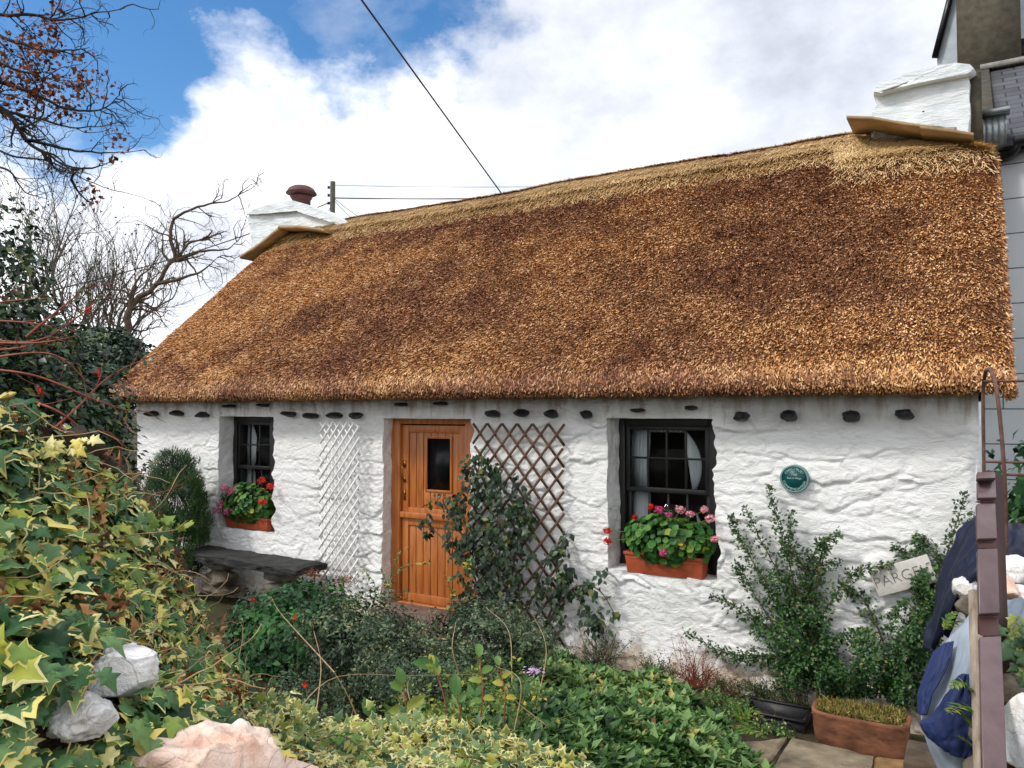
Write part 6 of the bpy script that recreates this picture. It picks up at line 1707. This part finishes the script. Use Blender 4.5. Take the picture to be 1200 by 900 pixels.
# ================================================================== pole and wires
pz = 34.
pt = D(390, 213, pz); pb = D(390, 300, pz); pb[:2] = pt[:2]; pb[2] = -.3
po = empty('utility_pole', pb); po['_org'] = tuple(pb); tag(po, 'grey wooden utility pole standing behind the left chimney', 'utility pole')
mb = MB(); mb.tube([pb, pt], (.15, .11), 10); mb.build('shaft', M['polewood'], po, smooth=True)
mb = MB()
for k in range(3): mb.lathe([(0, -.06), (.06, -.05), (.045, 0), (.06, .05), (0, .06)], pt + RT * -.18 + (0, 0, -.25 - .35 * k), 8); mb.bar(pt + (0, 0, -.25 - .35 * k), pt + RT * -.18 + (0, 0, -.25 - .35 * k), .03, .03)
mb.build('insulator', M['wire'], po)
for i, (a, b, rad, sag, lb) in enumerate([
        (D(391, 217, pz), D(1200, 196, 25.), .010, .3, 'uppermost thin wire running right from the pole'), (D(391, 232, pz), D(1200, 205, 20.), .026, .25, 'thicker wire running right from the pole just over the ridge'),
        (D(391, 232, pz), D(560, 320, 20), .012, .3, 'thin wire slanting down right from the pole, upper of the pair'), (D(391, 234, pz), D(520, 330, 20), .012, .3, 'thin wire slanting down right from the pole, lower of the pair'),
        (D(389, 236, pz), D(40, 345, 26.), .022, .3, 'wire running down left from the pole behind the windswept tree'), (D(395, -40, 7.5), D(700, 382, 24.), .0115, 0., 'dark wire slanting steeply across the sky to the thatch ridge'),
        (D(388, 240, pz), D(366, 300, pz), .012, 0, 'short stay wire beside the pole')]):
    t = np.linspace(0, 1, 30)[:, None]; P = a * (1 - t) + b * t; P[:, 2] -= sag * 4 * (t * (1 - t))[:, 0]
    mb = MB(); mb.tube(P, rad, 5); o = mb.build('overhead_wire', M['wire'], smooth=True); tag(o, lb, 'wire', 'overhead wires')

# ================================================================== sky and sun
SUN_EL, SUN_AZ = R(46), math.atan2(-.55, -.75)      # direction towards the sun in plan: x=-.55, y=-.75
wd = bpy.data.worlds.new('World'); scn.world = wd; wd.use_nodes = True; nt = wd.node_tree; nt.nodes.clear()
N_ = lambda t, **k: nt.nodes.new('ShaderNode' + t)
out = N_('OutputWorld'); bg = N_('Background'); bg.inputs[1].default_value = .1; nt.links.new(bg.outputs[0], out.inputs[0])
sky = N_('TexSky'); sky.sky_type = 'NISHITA'; sky.sun_disc = False; sky.sun_elevation = SUN_EL; sky.sun_rotation = math.atan2(-.55, -.75) + 0.0
sky.air_density = 1.; sky.dust_density = .6; sky.ozone_density = 2.
tc = N_('TexCoord')
def wn(sc, det, rough, dist, loc=(0, 0, 0)):
    mp = N_('Mapping'); mp.inputs['Scale'].default_value = (1, 1, 1.5); mp.inputs['Location'].default_value = loc; nt.links.new(tc.outputs['Generated'], mp.inputs[0])
    n = N_('TexNoise'); n.inputs['Scale'].default_value = sc; n.inputs['Detail'].default_value = det; n.inputs['Roughness'].default_value = rough; n.inputs['Distortion'].default_value = dist; nt.links.new(mp.outputs[0], n.inputs[0]); return n.outputs[0]
def wm(op, a, b=0.):
    m = N_('Math'); m.operation = op
    for i, v in enumerate((a, b)):
        if hasattr(v, 'links'): nt.links.new(v, m.inputs[i])
        else: m.inputs[i].default_value = v
    return m.outputs[0]
def wramp(s, st):
    r = N_('ValToRGB'); e = r.color_ramp.elements
    while len(e) < len(st): e.new(.5)
    for k, (p, c) in enumerate(st): e[k].position = p; e[k].color = c if hasattr(c, '__len__') else (c, c, c, 1)
    nt.links.new(s, r.inputs[0]); return r.outputs[0]
def wdot(v):
    d = N_('VectorMath'); d.operation = 'DOT_PRODUCT'; d.inputs[1].default_value = tuple(v); nm = N_('VectorMath'); nm.operation = 'NORMALIZE'; nt.links.new(tc.outputs['Generated'], nm.inputs[0]); nt.links.new(nm.outputs[0], d.inputs[0]); return d.outputs['Value']
# the break of blue in the cloud deck: an opening around two bearings, its rim torn by noise
big = wn(5.5, 9, .60, 0.); fine = wn(16, 6, .6, 0., (3, 1, 2))
def opening(c, e):
    c, e = nrm(ray(*c)), nrm(ray(*e)); return wm('SUBTRACT', wdot(c), float(c @ e))
op_ = wm('MAXIMUM', opening((30, -60), (165, 175)), opening((370, -130), (400, 112)))
rim = wm('ADD', op_, wm('ADD', wm('MULTIPLY', wm('SUBTRACT', big, .5), -.055), wm('MULTIPLY', wm('SUBTRACT', fine, .5), -.022)))
blue = wramp(wm('ADD', rim, .5), [(.491, 0.), (.504, 1.)])
wisp = wramp(wn(4.2, 8, .6, .15, (7, 2, 5)), [(.52, 0.), (.78, .55)])
cl_f = wm('SUBTRACT', 1., wm('MULTIPLY', blue, wm('SUBTRACT', 1., wisp)))
hs = N_('HueSaturation'); hs.inputs['Saturation'].default_value = 1.3; hs.inputs['Value'].default_value = 1.3; nt.links.new(sky.outputs[0], hs.inputs['Color'])
grey = wm('MULTIPLY', wm('SUBTRACT', wdot(nrm(ray(880, -150))), .90), 3.2)
shade = wramp(wm('SUBTRACT', wn(4.6, 9, .6, 0., (1, 4, 2)), wm('MULTIPLY', wm('MAXIMUM', grey, 0.), .75)), [(.22, (5.0, 5.3, 6.1, 1)), (.42, (7.4, 7.7, 8.5, 1)), (.56, (11.2, 11.3, 11.6, 1))])
mx = N_('Mix'); mx.data_type = 'RGBA'; nt.links.new(cl_f, mx.inputs[0]); nt.links.new(hs.outputs[0], mx.inputs[6]); nt.links.new(shade, mx.inputs[7]); nt.links.new(mx.outputs[2], bg.inputs[0])

sun = bpy.data.lights.new('sun', 'SUN'); sun.energy = 1.7; sun.angle = R(10); sun.color = (1, .96, .9)
so = bpy.data.objects.new('sun', sun); COL.objects.link(so)
dirv = Vector((-.55 * math.cos(SUN_EL) / .93, -.75 * math.cos(SUN_EL) / .93, math.sin(SUN_EL)))
so.rotation_euler = dirv.to_track_quat('Z', 'Y').to_euler()

# ================================================================== camera
cam = bpy.data.cameras.new('camera'); co = bpy.data.objects.new('camera', cam); COL.objects.link(co)
cam.sensor_fit = 'HORIZONTAL'; cam.sensor_width = 36; cam.lens = 36 * FPX / 1200; cam.clip_end = 5000; cam.clip_start = .05
co.location = CAM
mt = Matrix(((RT[0], UP[0], -FW[0]), (RT[1], UP[1], -FW[1]), (RT[2], UP[2], -FW[2])))
co.rotation_euler = mt.to_euler()
scn.camera = co
scn.view_settings.view_transform = 'Standard'; scn.view_settings.look = 'None'; scn.view_settings.exposure = .46; scn.view_settings.gamma = 1
scn.cycles.max_bounces = 6; scn.cycles.transparent_max_bounces = 8
for o in bpy.data.objects:
    if '_org' in o.keys(): del o['_org']
